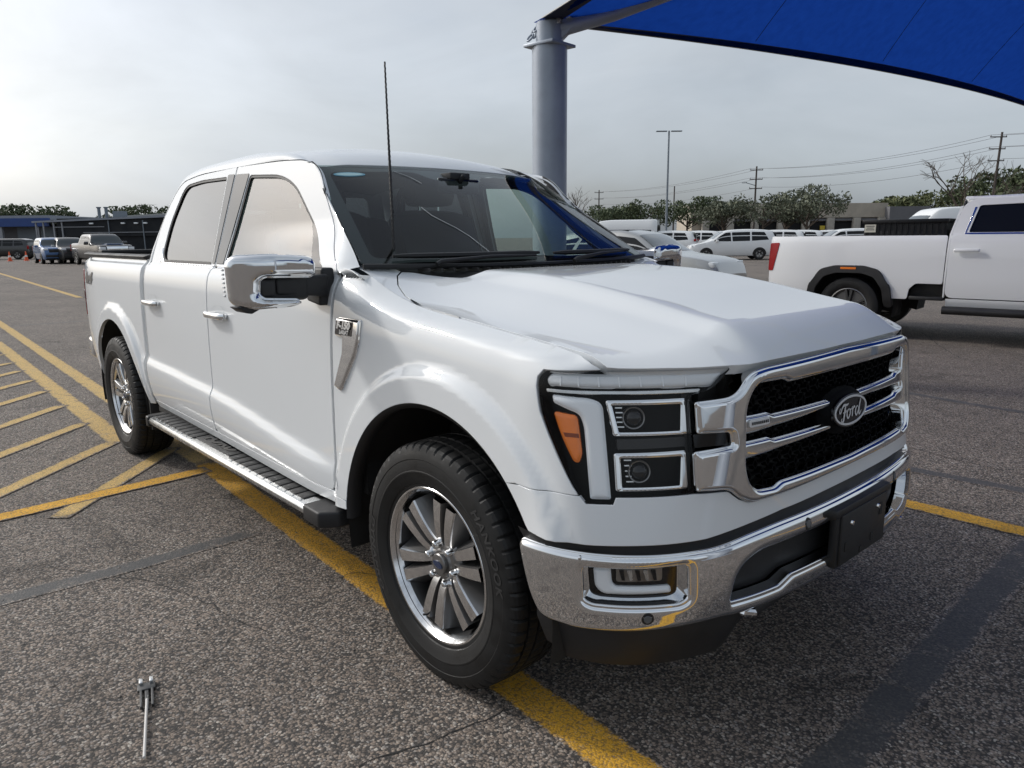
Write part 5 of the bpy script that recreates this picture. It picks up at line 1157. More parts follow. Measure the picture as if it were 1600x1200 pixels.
car('crossover','silver car with dark glass roof behind the nose of the white pickup','car',put(1000,17.5),rot_rel(-128),M['psil'],4.7,1.86,[(2.35,.62),(2.25,.85),(1.9,.98),(1.05,1.10),(.30,1.52),(-.2,1.61),(-1.2,1.60),(-1.9,1.46),(-2.25,1.05),(-2.35,.65)],1.03,.24,(1.42,-1.42),.36,[[(.85,1.06),(.30,1.42),(-.25,1.48),(-.25,1.05)],[(-.35,1.05),(-.35,1.48),(-1.1,1.46),(-1.3,1.06)],[(-1.4,1.08),(-1.2,1.45),(-1.7,1.36),(-1.85,1.15)]],(.98,.36),(-2.15,-1.75),tail=[(-2.22,.74,1.0,.15,.3,.12)],head=[(2.10,.70,.84,.25,.3,.12)],
    extra=[('glass_roof',M['gloss'],(-.7,0,1.60),(1.3,1.02,.03)),('roof_rail',M['gloss'],(-.7,-.56,1.585),(1.4,.05,.05)),('roof_rail',M['gloss'],(-.7,.56,1.585),(1.4,.05,.05)),('mirror',M['psil'],(.62,-1.0,1.06),(.14,.2,.13)),('mirror',M['psil'],(.62,1.0,1.06),(.14,.2,.13))])
vanp=[(2.95,.7),(2.85,1.0),(2.2,1.30),(1.95,1.42),(1.35,2.15),(.9,2.48),(0,2.55),(-2.6,2.55),(-2.95,2.50),(-3.0,1.0),(-3.0,.6)]
vanw=[[(1.78,1.38),(1.30,1.95),(.85,1.98),(.85,1.38)]]
car('cargo_van','tall white cargo van with cab window facing left, behind the toolbox pickup','van',put(1482,32),rot_rel(88),M['pw'],6,2.05,vanp,1.32,.32,(1.9,-1.75),.36,vanw,(1.88,1.30),None,None,tum=.12,tail=[(-2.98,.95,1.3,.06,.1,.4)],head=[(2.7,.8,.95,.3,.25,.25)])
car('cargo_van','white box van seen from behind beyond the silver car','van',put(962,52),rot_rel(72),M['pw'],6,2.05,vanp,1.32,.32,(1.9,-1.75),.36,vanw,(1.88,1.30),None,None,tum=.08,tail=[(-2.98,.95,1.3,.06,.1,.4)],head=[(2.7,.8,.95,.3,.25,.25)],extra=[('rear_door_glass',M['dglass'],(-3.0,-.45,1.85),(.04,.6,.55)),('rear_door_glass',M['dglass'],(-3.0,.45,1.85),(.04,.6,.55))])
suvp=[(2.25,.7),(2.18,.98),(1.9,1.08),(1.0,1.16),(.55,1.60),(.1,1.72),(-1.5,1.72),(-2.0,1.62),(-2.2,1.1),(-2.25,.65)]
suvw=[[(.88,1.12),(.48,1.52),(-.15,1.58),(-.15,1.12)],[(-.25,1.12),(-.25,1.58),(-1.05,1.57),(-1.05,1.12)],[(-1.15,1.13),(-1.15,1.56),(-1.75,1.50),(-1.9,1.18)]]
ex=lambda p:[('grille',M['black'],(2.20,0,.86),(.12,1.1,.22)),('front_bumper',M['black'],(2.22,0,.52),(.12,1.5,.16)),('mirror',p,(.62,-1.02,1.16),(.14,.2,.14)),('mirror',p,(.62,1.02,1.16),(.14,.2,.14))]
car('suv','blue compact SUV facing the camera beside an orange cone','suv',put(81,50),rot_rel(220),M['pblue'],4.5,1.84,suvp,1.10,.28,(1.35,-1.35),.36,suvw,(.95,.58),(-2.12,-2.02),'cars in front of the dark shed',tail=[(-2.2,.78,1.0,.1,.2,.3)],head=[(2.08,.72,.95,.25,.28,.12)],extra=ex(M['pblue']))
car('suv','dark SUV parked between the blue SUV and the dark pickup','suv',put(106,50),rot_rel(222),M['pgrey'],4.5,1.84,suvp,1.10,.28,(1.35,-1.35),.36,suvw,(.95,.58),(-2.12,-2.02),'cars in front of the dark shed',tail=[(-2.2,.78,1.0,.1,.2,.3)],head=[(2.08,.72,.95,.25,.28,.12)],extra=ex(M['psil']))
pkp=[(2.85,.75),(2.80,1.05),(2.6,1.20),(1.25,1.28),(.75,1.78),(.35,1.90),(-.9,1.90),(-1.15,1.80),(-1.25,1.36),(-2.85,1.34),(-2.9,.7)]
car('parked_pickup','dark grey pickup truck facing the camera in front of the dark shed','pickup truck',put(158,46),rot_rel(226),M['pgrey'],5.8,2.0,pkp,1.26,.40,(1.95,-1.75),.40,[[(1.0,1.30),(.62,1.70),(.0,1.76),(.0,1.28)],[(-.1,1.28),(-.1,1.76),(-.85,1.76),(-1.0,1.30)]],(1.18,.80),None,'cars in front of the dark shed',tail=[(-2.88,.88,1.05,.06,.15,.4)],head=[(2.70,.80,1.02,.25,.32,.16)],extra=[('grille',M['chrome'],(2.80,0,.98),(.12,1.2,.32)),('front_bumper',M['chrome'],(2.84,0,.60),(.14,1.85,.20)),('mirror',M['pblk'],(.85,-1.12,1.34),(.14,.24,.2)),('mirror',M['pblk'],(.85,1.12,1.34),(.14,.24,.2)),('hood_scoop',M['pblue'],(2.0,0,1.27),(.9,.9,.05))])
car('suv','black SUV at the dark doorway of the blue-fronted building','suv',put(8,62),rot_rel(95),M['pblk'],4.5,1.84,suvp,1.10,.28,(1.35,-1.35),.36,suvw,(.95,.58),(-2.12,-2.02),None,tail=[(-2.2,.78,1.0,.1,.2,.3)],head=[(2.08,.72,.95,.25,.28,.12)],extra=ex(M['pblk']))
# ---- traffic cones
M['cone']=pbr('cone_orange',(.75,.10,.02),.5); M['conew']=pbr('cone_band',(.75,.75,.72),.5)
def cone(px,d):
    x,y=put(px,d); c=empty('traffic_cone',(x,y,0)); tag(c,'orange traffic cone standing in front of the blue-fronted building','traffic cone','traffic cones')
    mb=MB(); mb.lathe([(.14,.03),(.03,.72),(0,.73)],20); b=mb.build('cone_body',M['cone'],c,smooth=True); mb=MB(); mb.box((0,0,.018),(.38,.38,.036)); mb.build('base',M['cone'],c,bevel=.01); mb=MB(); mb.lathe([(.098,.30),(.075,.44)],20); mb.v=[(a*1.02+.0,b_*1.02,z) for a,b_,z in mb.v]; mb.build('band',M['conew'],b,smooth=True)
cone(12,56); cone(38,57); cone(60,55)
# ================================================================ the neighbouring white pickup
k=10.8; f2=np.array([math.cos(FWD),math.sin(FWD)]); r2=np.array([math.sin(FWD),-math.cos(FWD)])
near=CAM[:2]+f2*10.75+r2*4.95; hz=R(6); side_n=np.array([math.sin(hz),-math.cos(hz)]); ctr=near-side_n*.90
gm=empty('work_pickup',(ctr[0],ctr[1],0),hz); tag(gm,'white heavy-duty crew pickup with black wheel flare and toolbox in its bed','pickup truck')
W2p=pch([.45,.6,.85,1.1,1.3,1.42,1.46],[.93,.985,1.005,1.0,.985,.955,.93])
def W2(u,v): return np.where(v>1.46,.93-.30*(v-1.46),W2p(v))-.05*np.clip((-.6-u)/.6,0,1)**2-.16*np.clip((u-4.2)/.9,0,1)**2.5
def S2(sg): return lambda u,v:np.stack([u,sg*W2(u,v),v],-1)
rw_=M['pw']; GR=(1.5,0,.9)
def gside(sg):
    n=(0,sg,0); P2=S2(sg)
    fl=[(-.60,.46),(-.56,.74),(-.40,.965),(-.20,1.02),(.20,1.02),(.40,.965),(.56,.74),(.60,.46)]; fi=[(.50,.46),(.47,.70),(.35,.87),(.18,.925),(-.18,.925),(-.35,.87),(-.47,.70),(-.50,.46)]
    bo=[(-1.20,1.44),(-1.20,.72),(-1.14,.60),(-.56,.60),(-.54,.72),(-.38,.945),(-.20,1.0),(.20,1.0),(.38,.945),(.54,.72),(.56,.58),(.78,.58),(.80,.72),(.88,.80),(1.205,.80),(1.205,1.44)]
    b=panel('bed_side',rnd(bo,.03,3),P2,rw_,gm,res=.08,bres=.05,norm=n,thick=.02)
    a=panel('wheel_flare',rnd(fl+fi,.05,3),P2,M['black'],b,res=.05,bres=.03,norm=n,off=.030,thick=.05,edge=.008)
    panel('reflector',rnd([(-.11,.975),(.10,.975),(.10,1.0),(-.11,1.0)],.006),P2,M['amber'],a,res=.1,norm=n,off=.036,thick=.004)
    panel('step_recess',rnd([(.80,.60),(.82,.72),(.90,.785),(1.20,.785),(1.20,.56)],.02),P2,M['liner'],b,res=.1,norm=n,off=-.10,thick=0)
    mb=MB(); mb.box((1.02,sg*.93,.60),(.42,.14,.05)); mb.build('bed_step',M['black'],b,bevel=.01)
    panel('tail_light',rnd([(-1.212,.93),(-1.205,1.34),(-1.06,1.345),(-1.085,1.20),(-1.14,.93)],.02),P2,M['red'],b,res=.05,norm=n,off=.006,thick=.02)
    dd=[(1.24,.62),(1.25,1.46),(1.33,1.82),(1.43,1.905),(2.42,1.92),(2.42,.62)]; dw=[(1.43,1.475),(1.51,1.825),(2.31,1.845),(2.31,1.475)]
    d=panel('rear_door',rnd(dd,[.1,.05,.05,.1,.02,.02],4),P2,rw_,gm,res=.08,bres=.05,holes=[rnd(dw,.03,3)],norm=n,thick=.02)
    panel('window',rnd(dw,.03,3),P2,M['dglass'],d,res=.2,norm=n,off=-.012,thick=0)
    o=[A2(p) for p in rnd(dw,.03,3)]; panel('chrome_trim',[(1.39,1.452),(2.40,1.452),(2.40,1.470),(1.405,1.470),(1.48,1.80),(1.46,1.80)],P2,M['chrome'],d,res=.1,norm=n,off=.004,thick=.006)
    mb=MB(); mb.box((1.45,sg*1.03,1.245),(.30,.03,.045)); mb.build('handle',rw_,d,bevel=.014,seg=3)
    d2=[(2.44,.62),(2.44,1.92),(2.9,1.91),(3.15,1.84),(3.62,1.46),(3.66,.62)]; w2_=[(2.54,1.475),(2.54,1.83),(2.88,1.83),(3.08,1.77),(3.40,1.475)]
    e=panel('front_door',rnd(d2,[.02,.02,.1,.1,.04,.1],4),P2,rw_,gm,res=.08,bres=.05,holes=[rnd(w2_,.03,3)],norm=n,thick=.02); panel('window',rnd(w2_,.03,3),P2,M['dglass'],e,res=.2,norm=n,off=-.012,thick=0)
    mb=MB(); mb.box((2.72,sg*1.03,1.245),(.30,.03,.045)); mb.build('handle',rw_,e,bevel=.014,seg=3)
    panel('rocker_panel',[(1.255,.50),(3.66,.50),(3.66,.60),(1.255,.60)],P2,rw_,gm,res=.1,norm=n,thick=.03)
    mb=MB(); mb.tube([(1.24,sg*1.03,.455),(3.7,sg*1.03,.455)],.055,14); mb.box((2.4,sg*.97,.49),(2.3,.16,.03)); mb.build('step_bar',M['black'],gm,smooth=True)
    fe=[(3.69,.60),(3.69,1.45),(4.9,1.36),(5.12,1.2),(5.15,.7),(4.62,.7)]+[(3.98+.58*math.cos(R(q)),.44+.58*math.sin(R(q))) for q in range(26,170,12)]+[(3.72,.60)]
    panel('fender',fe,P2,rw_,gm,res=.08,bres=.05,norm=n,thick=.02)
    panel('cab_corner',[(1.218,.62),(1.234,.62),(1.244,1.46),(1.325,1.82),(1.30,1.82),(1.222,1.46)],P2,rw_,gm,res=.1,norm=n,thick=.04)
    for ax in (0,3.98):
        mb=MB(); mb.lathe([(.60,.10),(.60,-.35),(0,-.36)],28,'y',(ax,sg*.80,.44)); mb.v=[(x_,(y_ if sg<0 else 2*sg*.80-y_),z_) for x_,y_,z_ in mb.v if True]; mb.f=[f for f in mb.f if all(mb.v[i][2]>.30 for i in f)]; mb.build('arch_liner',M['liner'],gm)
        simple_wheel(gm,ax,sg*.86,.43,M['barrel'])
for sg in (-1,1): gside(sg)
panel('roof',rnd([(1.33,-.80),(3.02,-.78),(3.02,.78),(1.33,.80)],.12),lambda u,v:np.stack([u,v,1.955+.02*np.sin((u-1.3)*1.6)-.07*np.abs(v/.82)**3],-1),rw_,gm,res=.12,norm=(0,0,1),thick=.05)
for sg in (-1,1):
    G=[[(x,sg*float(W2(A2(x),A2(1.905))),1.905),(x,sg*.79,1.925),(x,sg*.765,1.932),(x,sg*.72,1.945)] for x in np.linspace(1.33,3.05,14)]; grid('roof_rail',G,rw_,gm)
mb=MB(); mb.box((1.30,0,1.05),(.06,1.80,.85)); mb.add([(1.235,-.90,1.46),(1.235,.90,1.46),(1.33,.78,1.90),(1.33,-.78,1.90)],[(0,1,2,3)]); mb.build('cab_back',rw_,gm)
mb=MB(); mb.add([(1.25,-.70,1.52),(1.25,.70,1.52),(1.312,.62,1.83),(1.312,-.62,1.83)],[(0,1,2,3)]); mb.v=[(x-.012,y,z) for x,y,z in mb.v]; mb.build('rear_window',M['dglass'],gm)
mb=MB(); mb.add([(3.62,-.84,1.47),(3.70,0,1.48),(3.62,.84,1.47),(3.02,.74,1.92),(3.04,0,1.945),(3.02,-.74,1.92)],[(0,1,4,5),(1,2,3,4)]); mb.build('windscreen',M['cglass'],gm)
panel('hood',rnd([(3.66,-.88),(5.05,-.82),(5.05,.82),(3.66,.88)],.06),lambda u,v:np.stack([u,v,1.46-.07*((u-3.6)/1.4)**2-.06*np.abs(v/.9)**3],-1),rw_,gm,res=.12,norm=(0,0,1),thick=.04)
mb=MB(); mb.box((5.10,0,1.10),(.14,1.5,.46)); mb.build('grille',M['chrome'],gm,bevel=.03); mb=MB(); mb.box((5.18,0,.62),(.2,1.9,.24)); mb.build('front_bumper',M['chrome'],gm,bevel=.03)
mb=MB(); mb.box((-1.17,0,1.10),(.08,1.66,.62)); mb.build('tailgate',rw_,gm,bevel=.02); mb=MB(); mb.box((-1.32,0,.62),(.20,1.86,.20)); mb.build('rear_bumper',M['chrome'],gm,bevel=.03)
mb=MB(); mb.box((0,0,.96),(2.3,1.0,.05)); mb.box((2.5,0,.60),(2.4,1.7,.12)); mb.box((1.9,0,.62),(6.2,.9,.16)); mb.build('chassis',M['liner'],gm)
for sg in (-1,1): mb=MB(); mb.box((0,sg*.86,1.425),(2.35,.08,.03)); mb.build('bed_rail_cap',M['black'],gm,bevel=.006); mb=MB(); mb.box((0,sg*.80,1.2),(2.35,.05,.45)); mb.build('bed_inner_wall',M['liner'],gm)
mb=MB(); mb.box((2.3,0,1.05),(1.9,1.5,.8)); mb.build('cab_interior',M['interior'],gm)
# toolbox
tb=empty('truck_toolbox',(0,0,0)); tb.location=(ctr[0]+math.cos(hz)*.62,ctr[1]+math.sin(hz)*.62,0); tb.rotation_euler=(0,0,hz); tag(tb,'black ribbed toolbox across the bed of the neighbouring white pickup','toolbox')
M['tool']=pbr('toolbox_black',(.02,.02,.021),.35,.6,bump=(60,.6,.004))
mb=MB(); mb.box((0,0,1.37),(1.06,1.56,.30)); bx_=mb.build('box',M['tool'],tb,bevel=.012)
for k_ in range(14): mb=MB(); mb.box((-.49+.075*k_,-.785,1.53),(.03,.012,.16)); mb.build('rib',M['tool'],bx_)
mb=MB(); mb.box((0,0,1.635),(1.10,1.62,.06)); mb.build('lid',M['tool'],tb,bevel=.012)
mb=MB(); mb.box((0,0,1.56),(1.05,1.56,.10)); mb.build('upper_box',M['tool'],tb)
lbp=mb=MB(); mb.box((-.44,-.796,1.545),(.15,.008,.11)); lb_=mb.build('label_plate',pbr('label_cream',(.62,.60,.50),.5),tb)
for k_,(w_,z_) in enumerate(((.11,1.575),(.09,1.55),(.11,1.525))): mb=MB(); mb.box((-.44,-.8005,z_),(w_,.002,.010)); mb.build('label_line',M['decal'],lb_)
# ================================================================ buildings, trees, poles
M['beige']=pbr('beige_stucco',(.46,.41,.34),.9,var=(.8,.12)); M['greyw']=pbr('grey_wall',(.17,.17,.18),.9,var=(.6,.12)); M['roofg']=pbr('roof_metal',(.26,.28,.32),.5,.2,var=(1.,.1)); M['fascia']=pbr('blue_fascia',(.02,.06,.22),.5,var=(1.,.1)); M['net']=pbr('dark_netting',(.012,.014,.017),.9,var=(.7,.3)); M['pale']=pbr('pale_roof',(.42,.42,.40),.8); M['doorb']=pbr('dark_opening',(.015,.015,.016),.9); M['colm']=pbr('grey_column',(.30,.31,.33),.6); M['stone']=pbr('pale_stone',(.42,.39,.34),.9,var=(2.,.15)); M['bark']=pbr('bark',(.10,.08,.065),.95,bump=(12,.6,.03)); M['polew']=pbr('weathered_pole',(.075,.062,.055),.9,var=(3,.2)); M['galv']=pbr('galvanised',(.20,.23,.26),.5,.4)
def frame_at(px,depth,deg):
    x,y=put(px,depth); e=empty('x',(x,y,0),rot_rel(deg)); return e
def boxp(par,nm,mat,c,d,bev=0): mb=MB(); mb.box(c,d); return mb.build(nm,mat,par,bevel=bev)
# --- blue-fronted service building (left)
b=frame_at(-60,84,-90); b.name='service_building'; tag(b,'low grey building with deep blue roof fascia and dark doorway','building')
boxp(b,'wall',M['greyw'],(0,6,1.7),(22,12,3.4)); boxp(b,'roof',M['roofg'],(0,5.0,4.05),(24,15,.5)); boxp(b,'fascia',M['fascia'],(0,-2.6,3.55),(24,.3,.9)); boxp(b,'doorway',M['doorb'],(1.5,-.06,1.5),(6,.2,2.8)); boxp(b,'fascia_sign',M['milky'],(1.6,-2.80,3.55),(1.6,.06,.55))
for x in (-9,-3,6.4,10.5): boxp(b,'column',M['colm'],(x,-2.4,1.6),(.35,.35,3.2))
boxp(b,'corner_panel',M['galv'],(9.0,-.3,1.55),(4.2,.4,3.1))
# --- dark shed
b=frame_at(172,80,-90); b.name='dark_shed'; tag(b,'long open-fronted shed clad in dark netting behind the parked cars','building')
boxp(b,'back_wall',M['net'],(2,5,1.9),(19,.3,3.8)); boxp(b,'side_wall',M['net'],(11,2,1.9),(.3,6,3.8)); 
mb=MB(); mb.add([(-7.5,-1.2,3.42),(12,-1.2,4.05),(12,6,4.25),(-7.5,6,3.62),(-7.5,-1.2,3.60),(12,-1.2,4.30),(12,6,4.45),(-7.5,6,3.80)],[(3,2,1,0),(4,5,6,7),(0,1,5,4),(1,2,6,5),(2,3,7,6),(3,0,4,7)]); mb.build('roof',M['roofg'],b)
boxp(b,'front_net',M['net'],(3.3,-.9,2.9),(16.5,.08,1.9)); boxp(b,'lower_net',M['net'],(4.6,-.6,1.2),(13.0,.08,2.4)); boxp(b,'rail',M['colm'],(4.5,-1.0,2.35),(13.4,.06,.07)); boxp(b,'rail',M['colm'],(-2.6,-1.0,2.95),(5.4,.06,.07))
for x in (-7.2,-6.4,-5.3,-4.4): boxp(b,'post',M['colm'],(x,-1.0,1.75),(.13,.13,3.5))
for x in (.6,4.3,8.4): boxp(b,'post',M['galv'],(x,-1.0,1.8),(.10,.10,3.6))
for x in (-1.2,2.2,3.6,4.6): boxp(b,'lamp',M['milky'],(x,-1.05,3.30),(.4,.25,.16),.03)
boxp(b,'roof_unit',M['galv'],(.4,2,4.30),(1.0,1.2,.75))
for x in (-1.9,-1.1): mb=MB(); mb.lathe([(.17,3.7),(.17,5.0),(.26,5.05),(.26,5.15),(0,5.16)],14,c=(x,2,0)); mb.build('vent_stack',M['galv'],b,smooth=True)
b=frame_at(262,88,-90); b.name='rear_hall'; tag(b,'pale low roof showing above the dark shed next to the cab','building'); boxp(b,'wall',M['greyw'],(0,6,1.9),(11,10,3.8)); mb=MB(); mb.add([(-5.8,0,4.35),(6,0,4.9),(6,11,5.2),(-5.8,11,4.65),(-5.8,0,3.8),(6,0,3.8),(6,11,3.8),(-5.8,11,3.8)],[(0,1,2,3),(7,6,5,4),(4,5,1,0),(5,6,2,1),(6,7,3,2),(7,4,0,3)]); mb.build('roof',M['pale'],b)
# --- beige service centre (right)
b=frame_at(1228,108,-90); b.name='service_centre'; tag(b,'beige flat-roofed building with stone piers and dark garage bays','building')
boxp(b,'wall',M['beige'],(0,5,2.9),(28,10,5.8)); boxp(b,'garage_recess',M['doorb'],(0,-.05,1.7),(25,.2,3.0)); boxp(b,'parapet',M['beige'],(0,-.3,4.75),(28.6,.7,2.0)); boxp(b,'end_wall',M['greyw'],(16.8,3,2.6),(5.8,10,5.2)); boxp(b,'lintel',M['greyw'],(0,-.4,3.45),(28,.3,.3))
for x in (-12.2,-8.6,-5.0,-1.2,2.4,6.0,9.8,13.4): boxp(b,'pier',M['stone'],(x,-.7,1.85),(1.0,.8,3.7),.05); 
for x in (-10.4,-6.8,-3.1,.6,4.2,7.9,11.6): boxp(b,'bay_window',M['cglass'],(x,-.18,1.2),(2.2,.06,1.4))
for x in (4.9,15.2): boxp(b,'yellow_sign',pbr('sign_yellow%d'%x,(.6,.45,.04),.5),(x,-.75,2.3),(.7,.1,.6))
b=frame_at(1432,120,-90); b.name='far_annex'; tag(b,'long low grey annex behind the white cargo van','building'); boxp(b,'wall',M['greyw'],(0,4,2.4),(15,8,4.8)); boxp(b,'roof_edge',M['roofg'],(0,-.1,4.7),(15.2,.4,.5))
for k_ in range(5): boxp(b,'roof_vent',M['galv'],(-5+2.4*k_,2,5.1),(.5,.5,.4))
# --- trees
def leaf_mat(nm,c1,c2):
    m=pbr(nm,c1,.75); nt=m.node_tree; b_=nt.nodes['Principled BSDF']; o=N(nt,'ShaderNodeAttribute',attribute_name='tone'); x=N(nt,'ShaderNodeMix',data_type='RGBA'); x.inputs[6].default_value=(*c1,1); x.inputs[7].default_value=(*c2,1); nt.links.new(o.outputs['Fac'],x.inputs[0]); nt.links.new(x.outputs[2],b_.inputs['Base Color']); return m
LF=[leaf_mat('oak_leaves',(.042,.060,.028),(.115,.145,.070)),leaf_mat('grey_leaves',(.075,.088,.056),(.155,.170,.115)),leaf_mat('bright_leaves',(.06,.075,.03),(.15,.165,.07))]
def tree(loc,h,rad,mat,label,group,nleaf=1500,seed=0,leaf=.28,name='oak_tree',crown=.62):
    rs=random.Random(seed); c=empty(name,(loc[0],loc[1],0)); tag(c,label,'tree',group)
    mb=MB(); th=h*(1-crown); mb.tube([(0,0,0),(.05*h*.2,.02,th*.6),(.02,.05,th*1.1),(0,0,h*.7)],[h*.028,h*.022,h*.018,h*.006],8); ends=[]
    for k in range(9):
        a=rs.uniform(0,6.28); z0=th*rs.uniform(.75,1.25); l=rad*rs.uniform(.55,.95); e=(l*math.cos(a),l*math.sin(a),z0+(h-z0)*rs.uniform(.35,.85)); mb.tube([(0,0,z0),(e[0]*.5,e[1]*.5,z0+(e[2]-z0)*.6),e],[h*.012,h*.008,h*.003],5); ends.append(e)
    mb.build('trunk',M['bark'],c,smooth=True)
    cl=[(*e,rad*rs.uniform(.24,.40)) for e in ends]+[(rs.gauss(0,rad*.42),rs.gauss(0,rad*.42),th+(h-th)*rs.uniform(.3,.9),rad*rs.uniform(.2,.36)) for _ in range(11)]
    V_=[];F_=[];T=[]
    for i in range(nleaf):
        x,y,z,r=cl[rs.randrange(len(cl))]; u=Vector((rs.gauss(0,1),rs.gauss(0,1),rs.gauss(0,1))).normalized()*r*rs.uniform(.35,1.08)**.7; p=Vector((x,y,z))+Vector((u.x,u.y,u.z*.72))
        if p.z>h: p.z=h-rs.uniform(0,.3)
        n=Vector((rs.gauss(0,1),rs.gauss(0,1),rs.gauss(0,.8)+.3)).normalized(); a=n.orthogonal().normalized(); b_=n.cross(a); s=leaf*rs.uniform(.5,1.25); k=len(V_); an=rs.uniform(0,6.28); A1=a*math.cos(an)+b_*math.sin(an); B1=n.cross(A1)
        V_+= [p-A1*s,p+B1*s*.45,p+A1*s,p-B1*s*.45]; F_.append((k,k+1,k+2,k+3)); t=rs.random()*.7+.3*rs.random(); T+=[t]*4
    o=mesh('crown',V_,F_,mat,c,False); at_=o.data.attributes.new('tone','FLOAT','POINT'); at_.data.foreach_set('value',T); return c
def bare(loc,h,label,seed,depth_=5,spread=.5):
    rs=random.Random(seed); c=empty('bare_tree',(loc[0],loc[1],0)); tag(c,label,'tree'); mb=MB(); tw=MB()
    def br(p,d,l,r,k):
        q=p+d*l; m=p+d*l*.5+Vector((rs.uniform(-1,1),rs.uniform(-1,1),rs.uniform(-.3,.3)))*l*.07; (mb if k>2 else tw).tube([p,m,q],[r,r*.85,r*.68],6 if k>2 else 4,False)
        if k==0: return
        for i in range(rs.choice((2,3,3)) if k<depth_ else 4):
            nd=(d+Vector((rs.gauss(0,spread),rs.gauss(0,spread),rs.gauss(.12,.28)))).normalized(); br(q if i<2 else p+d*l*rs.uniform(.55,.95),nd,l*rs.uniform(.62,.85),r*.6,k-1)
    br(Vector((0,0,0)),Vector((.02,.02,1)),h*.34,h*.022,depth_); mb.build('trunk',M['bark'],c,smooth=True); tag(tw.build('twigs',M['bark'],c,smooth=True),kind='stuff')
oak='spreading evergreen oak in the row before the beige building'
T_=[(958,97,6.0,4.0,0,'rounded dark oak at the end of the row nearest the box van'),(1000,95,6.6,4.2,0,'broad dark oak standing between two utility poles'),(1072,96,6.9,4.6,0,'broad dark oak beside the tall lamp post'),(1128,90,6.0,3.6,1,'thin grey-green oak at the corner of the beige building'),(1190,88,7.2,4.4,1,'grey-green oak in front of the first garage bays of the beige building'),(1258,86,7.6,4.4,1,'tall grey-green oak in front of the middle of the beige building'),(1225,92,6.2,3.4,1,'small grey-green oak between the two larger ones')]
for i,(px,d,h,r,k_,lb) in enumerate(T_): tree(put(px,d),h*.90,r,LF[k_],lb,'oaks by the beige building',2600,10+i,.22)
for i,(px,d,h,r) in enumerate(((1375,132,7.8,3.6),(1400,136,8.0,4.2),(1432,134,8.4,4.6),(1470,130,8.8,5.0))): tree(put(px,d),h,r,LF[2],'light green tree far behind the grey annex','trees behind the annex',900,40+i,.42,'far_tree')
for i,(px,d,h,r,lb) in enumerate(((1512,96,5.6,3.4,'dark leafy tree at the foot of the large leafless tree'),(1545,90,8.6,4.6,'dark leafy tree right beside the tallest utility pole'),(1590,88,9.0,5.0,'tallest dark leafy tree behind the cab of the neighbouring pickup'),(1640,86,9.2,5.0,'dark leafy tree at the far end of the row behind the neighbouring cab'))): tree(put(px,d),h,r,LF[0],lb,'trees behind the neighbouring pickup',1500,50+i,.32,'leafy_tree')
for i,(px,d,h,r) in enumerate(((18,118,7.4,4.0),(72,120,7.2,4.2),(100,125,6.4,3.0),(-20,116,7.6,4.0),(182,128,6.0,2.6),(212,124,7.0,3.4),(238,122,7.3,3.6))): tree(put(px,d),h,r,LF[0],'treetop rising behind the roofs of the sheds','treetops behind the sheds',900,60+i,.36,'distant_tree')
bare(put(1497,82),9.8,'large leafless tree beside the tallest utility pole',3)
bare(put(897,100),7.6,'leafless tree half hidden behind the canopy post',8,5)
bare(put(1560,96),8.5,'smaller leafless tree to the right of the tallest utility pole',21,4,.6)
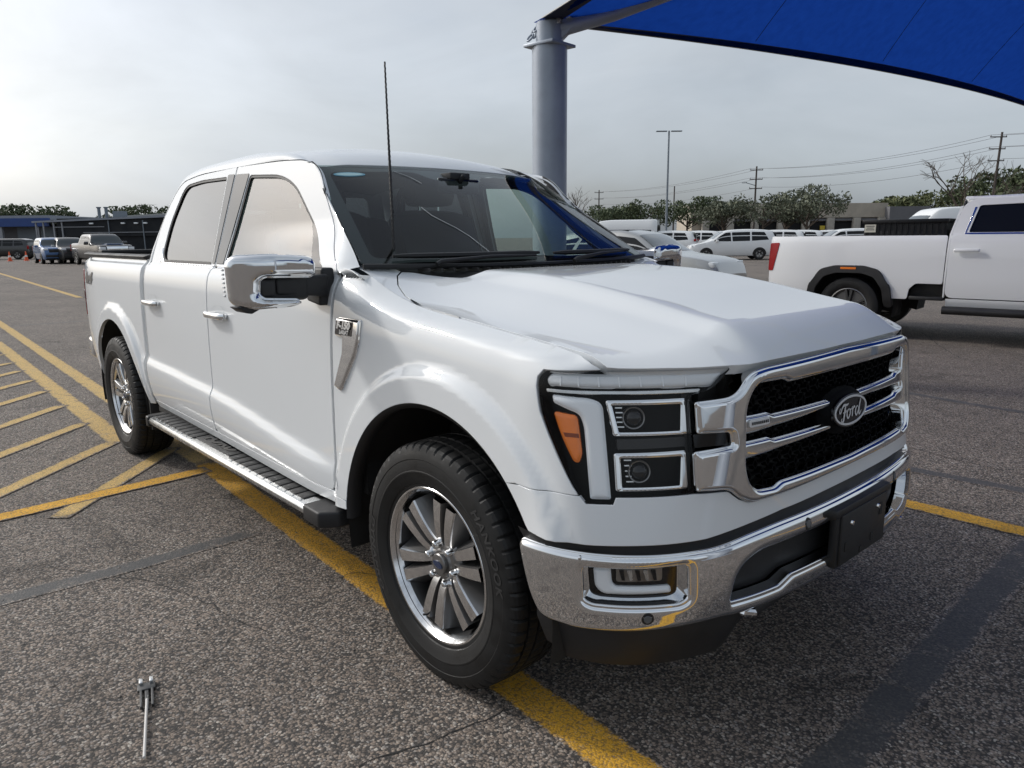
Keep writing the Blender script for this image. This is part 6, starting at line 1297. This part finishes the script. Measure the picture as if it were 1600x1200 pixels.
# --- lamp post and utility poles
def pole(name,px,ytop,depth,r,mat,label,cat,arms=3,lean=0.):
    x,y=put(px,depth); top=at(px,ytop,depth)[2]; c=empty(name,(x,y,0)); tag(c,label,cat,'utility poles' if cat=='utility pole' else None)
    mb=MB(); mb.tube([(0,0,0),(lean*r2[0],lean*r2[1],top)],[r,r*.65],10); mb.build('shaft',mat,c,smooth=True); return c,(x,y,top)
lp,(lx,ly,lt)=pole('lamp_post',1040,209,76,.13,M['galv'],'tall grey parking-lot lamp post with flat twin heads','lamp post')
for s in (-1,1): mb=MB(); mb.box((s*.75*r2[0],s*.75*r2[1],lt-.05),(1.1,.38,.09),Matrix.Rotation(FWD-R(90),3,'Z')); mb.build('lamp_head',M['galv'],lp,bevel=.02)
UT={}
for px,yt,d,lb,nm in ((1541,211,82,'tall dark utility pole with crossarms beside the leafless tree','a'),(1176,262,104,'utility pole rising from the oaks before the beige building','b'),(935,298,150,'slim distant utility pole next to the box van','c'),(1051,292,140,'plain distant utility pole behind the tall lamp post','d')):
    c,(x,y,t)=pole('utility_pole',px,yt,d,.17,M['polew'],lb,'utility pole',lean=.35 if nm=='a' else 0); UT[nm]=(x,y,t)
    if nm!='d':
        for k_ in range(3):
            mb=MB(); z=t-.5-1.25*k_; mb.tube([(-r2[0]*.9,-r2[1]*.9,z),(r2[0]*.9,r2[1]*.9,z)],.06,6); a_=mb.build('crossarm',M['polew'],c)
            for s in (-.85,.85): mb=MB(); mb.lathe([(.05,0),(.06,.12),(.03,.18),(0,.19)],8,c=(s*r2[0],s*r2[1],z+.05)); mb.build('insulator',M['colm'],a_,smooth=True)
x,y,t=UT['b']; 
mb=MB(); mb.tube([(x,y,t-2.6),(x-r2[0]*1.4,y-r2[1]*1.4,t-2.2)],.05,6); mb.box((x-r2[0]*1.6,y-r2[1]*1.6,t-2.2),(.6,.3,.12)); tag(mb.build('street_lamp',M['galv']),'cobra-head street lamp arm on the pole among the oaks','street lamp')
M['wire']=pbr('wire',(.10,.10,.11),.6)
def wire(p,q,sag):
    mb=MB(); p=A2(p);q=A2(q); mb.tube([p+(q-p)*s-np.array([0,0,sag*4*s*(1-s)]) for s in np.linspace(0,1,24)],.022,4,False); tag(mb.build('power_line',M['wire'],smooth=True),'thin power line strung between the utility poles','power line','power lines')
off=put(2100,60); far=put(700,190)
for k_ in range(3):
    for s in (-.85,.85) if k_<2 else (.85,):
        o=s*r2; za,zb_,zc=[UT[n][2]-.3-1.25*k_ for n in 'abc']
        pa=(UT['a'][0]+o[0],UT['a'][1]+o[1],za); pb=(UT['b'][0]+o[0],UT['b'][1]+o[1],zb_); pc=(UT['c'][0]+o[0],UT['c'][1]+o[1],zc)
        wire((off[0]+o[0],off[1]+o[1],za),pa,.4); wire(pa,pb,.9); wire(pb,pc,.8)
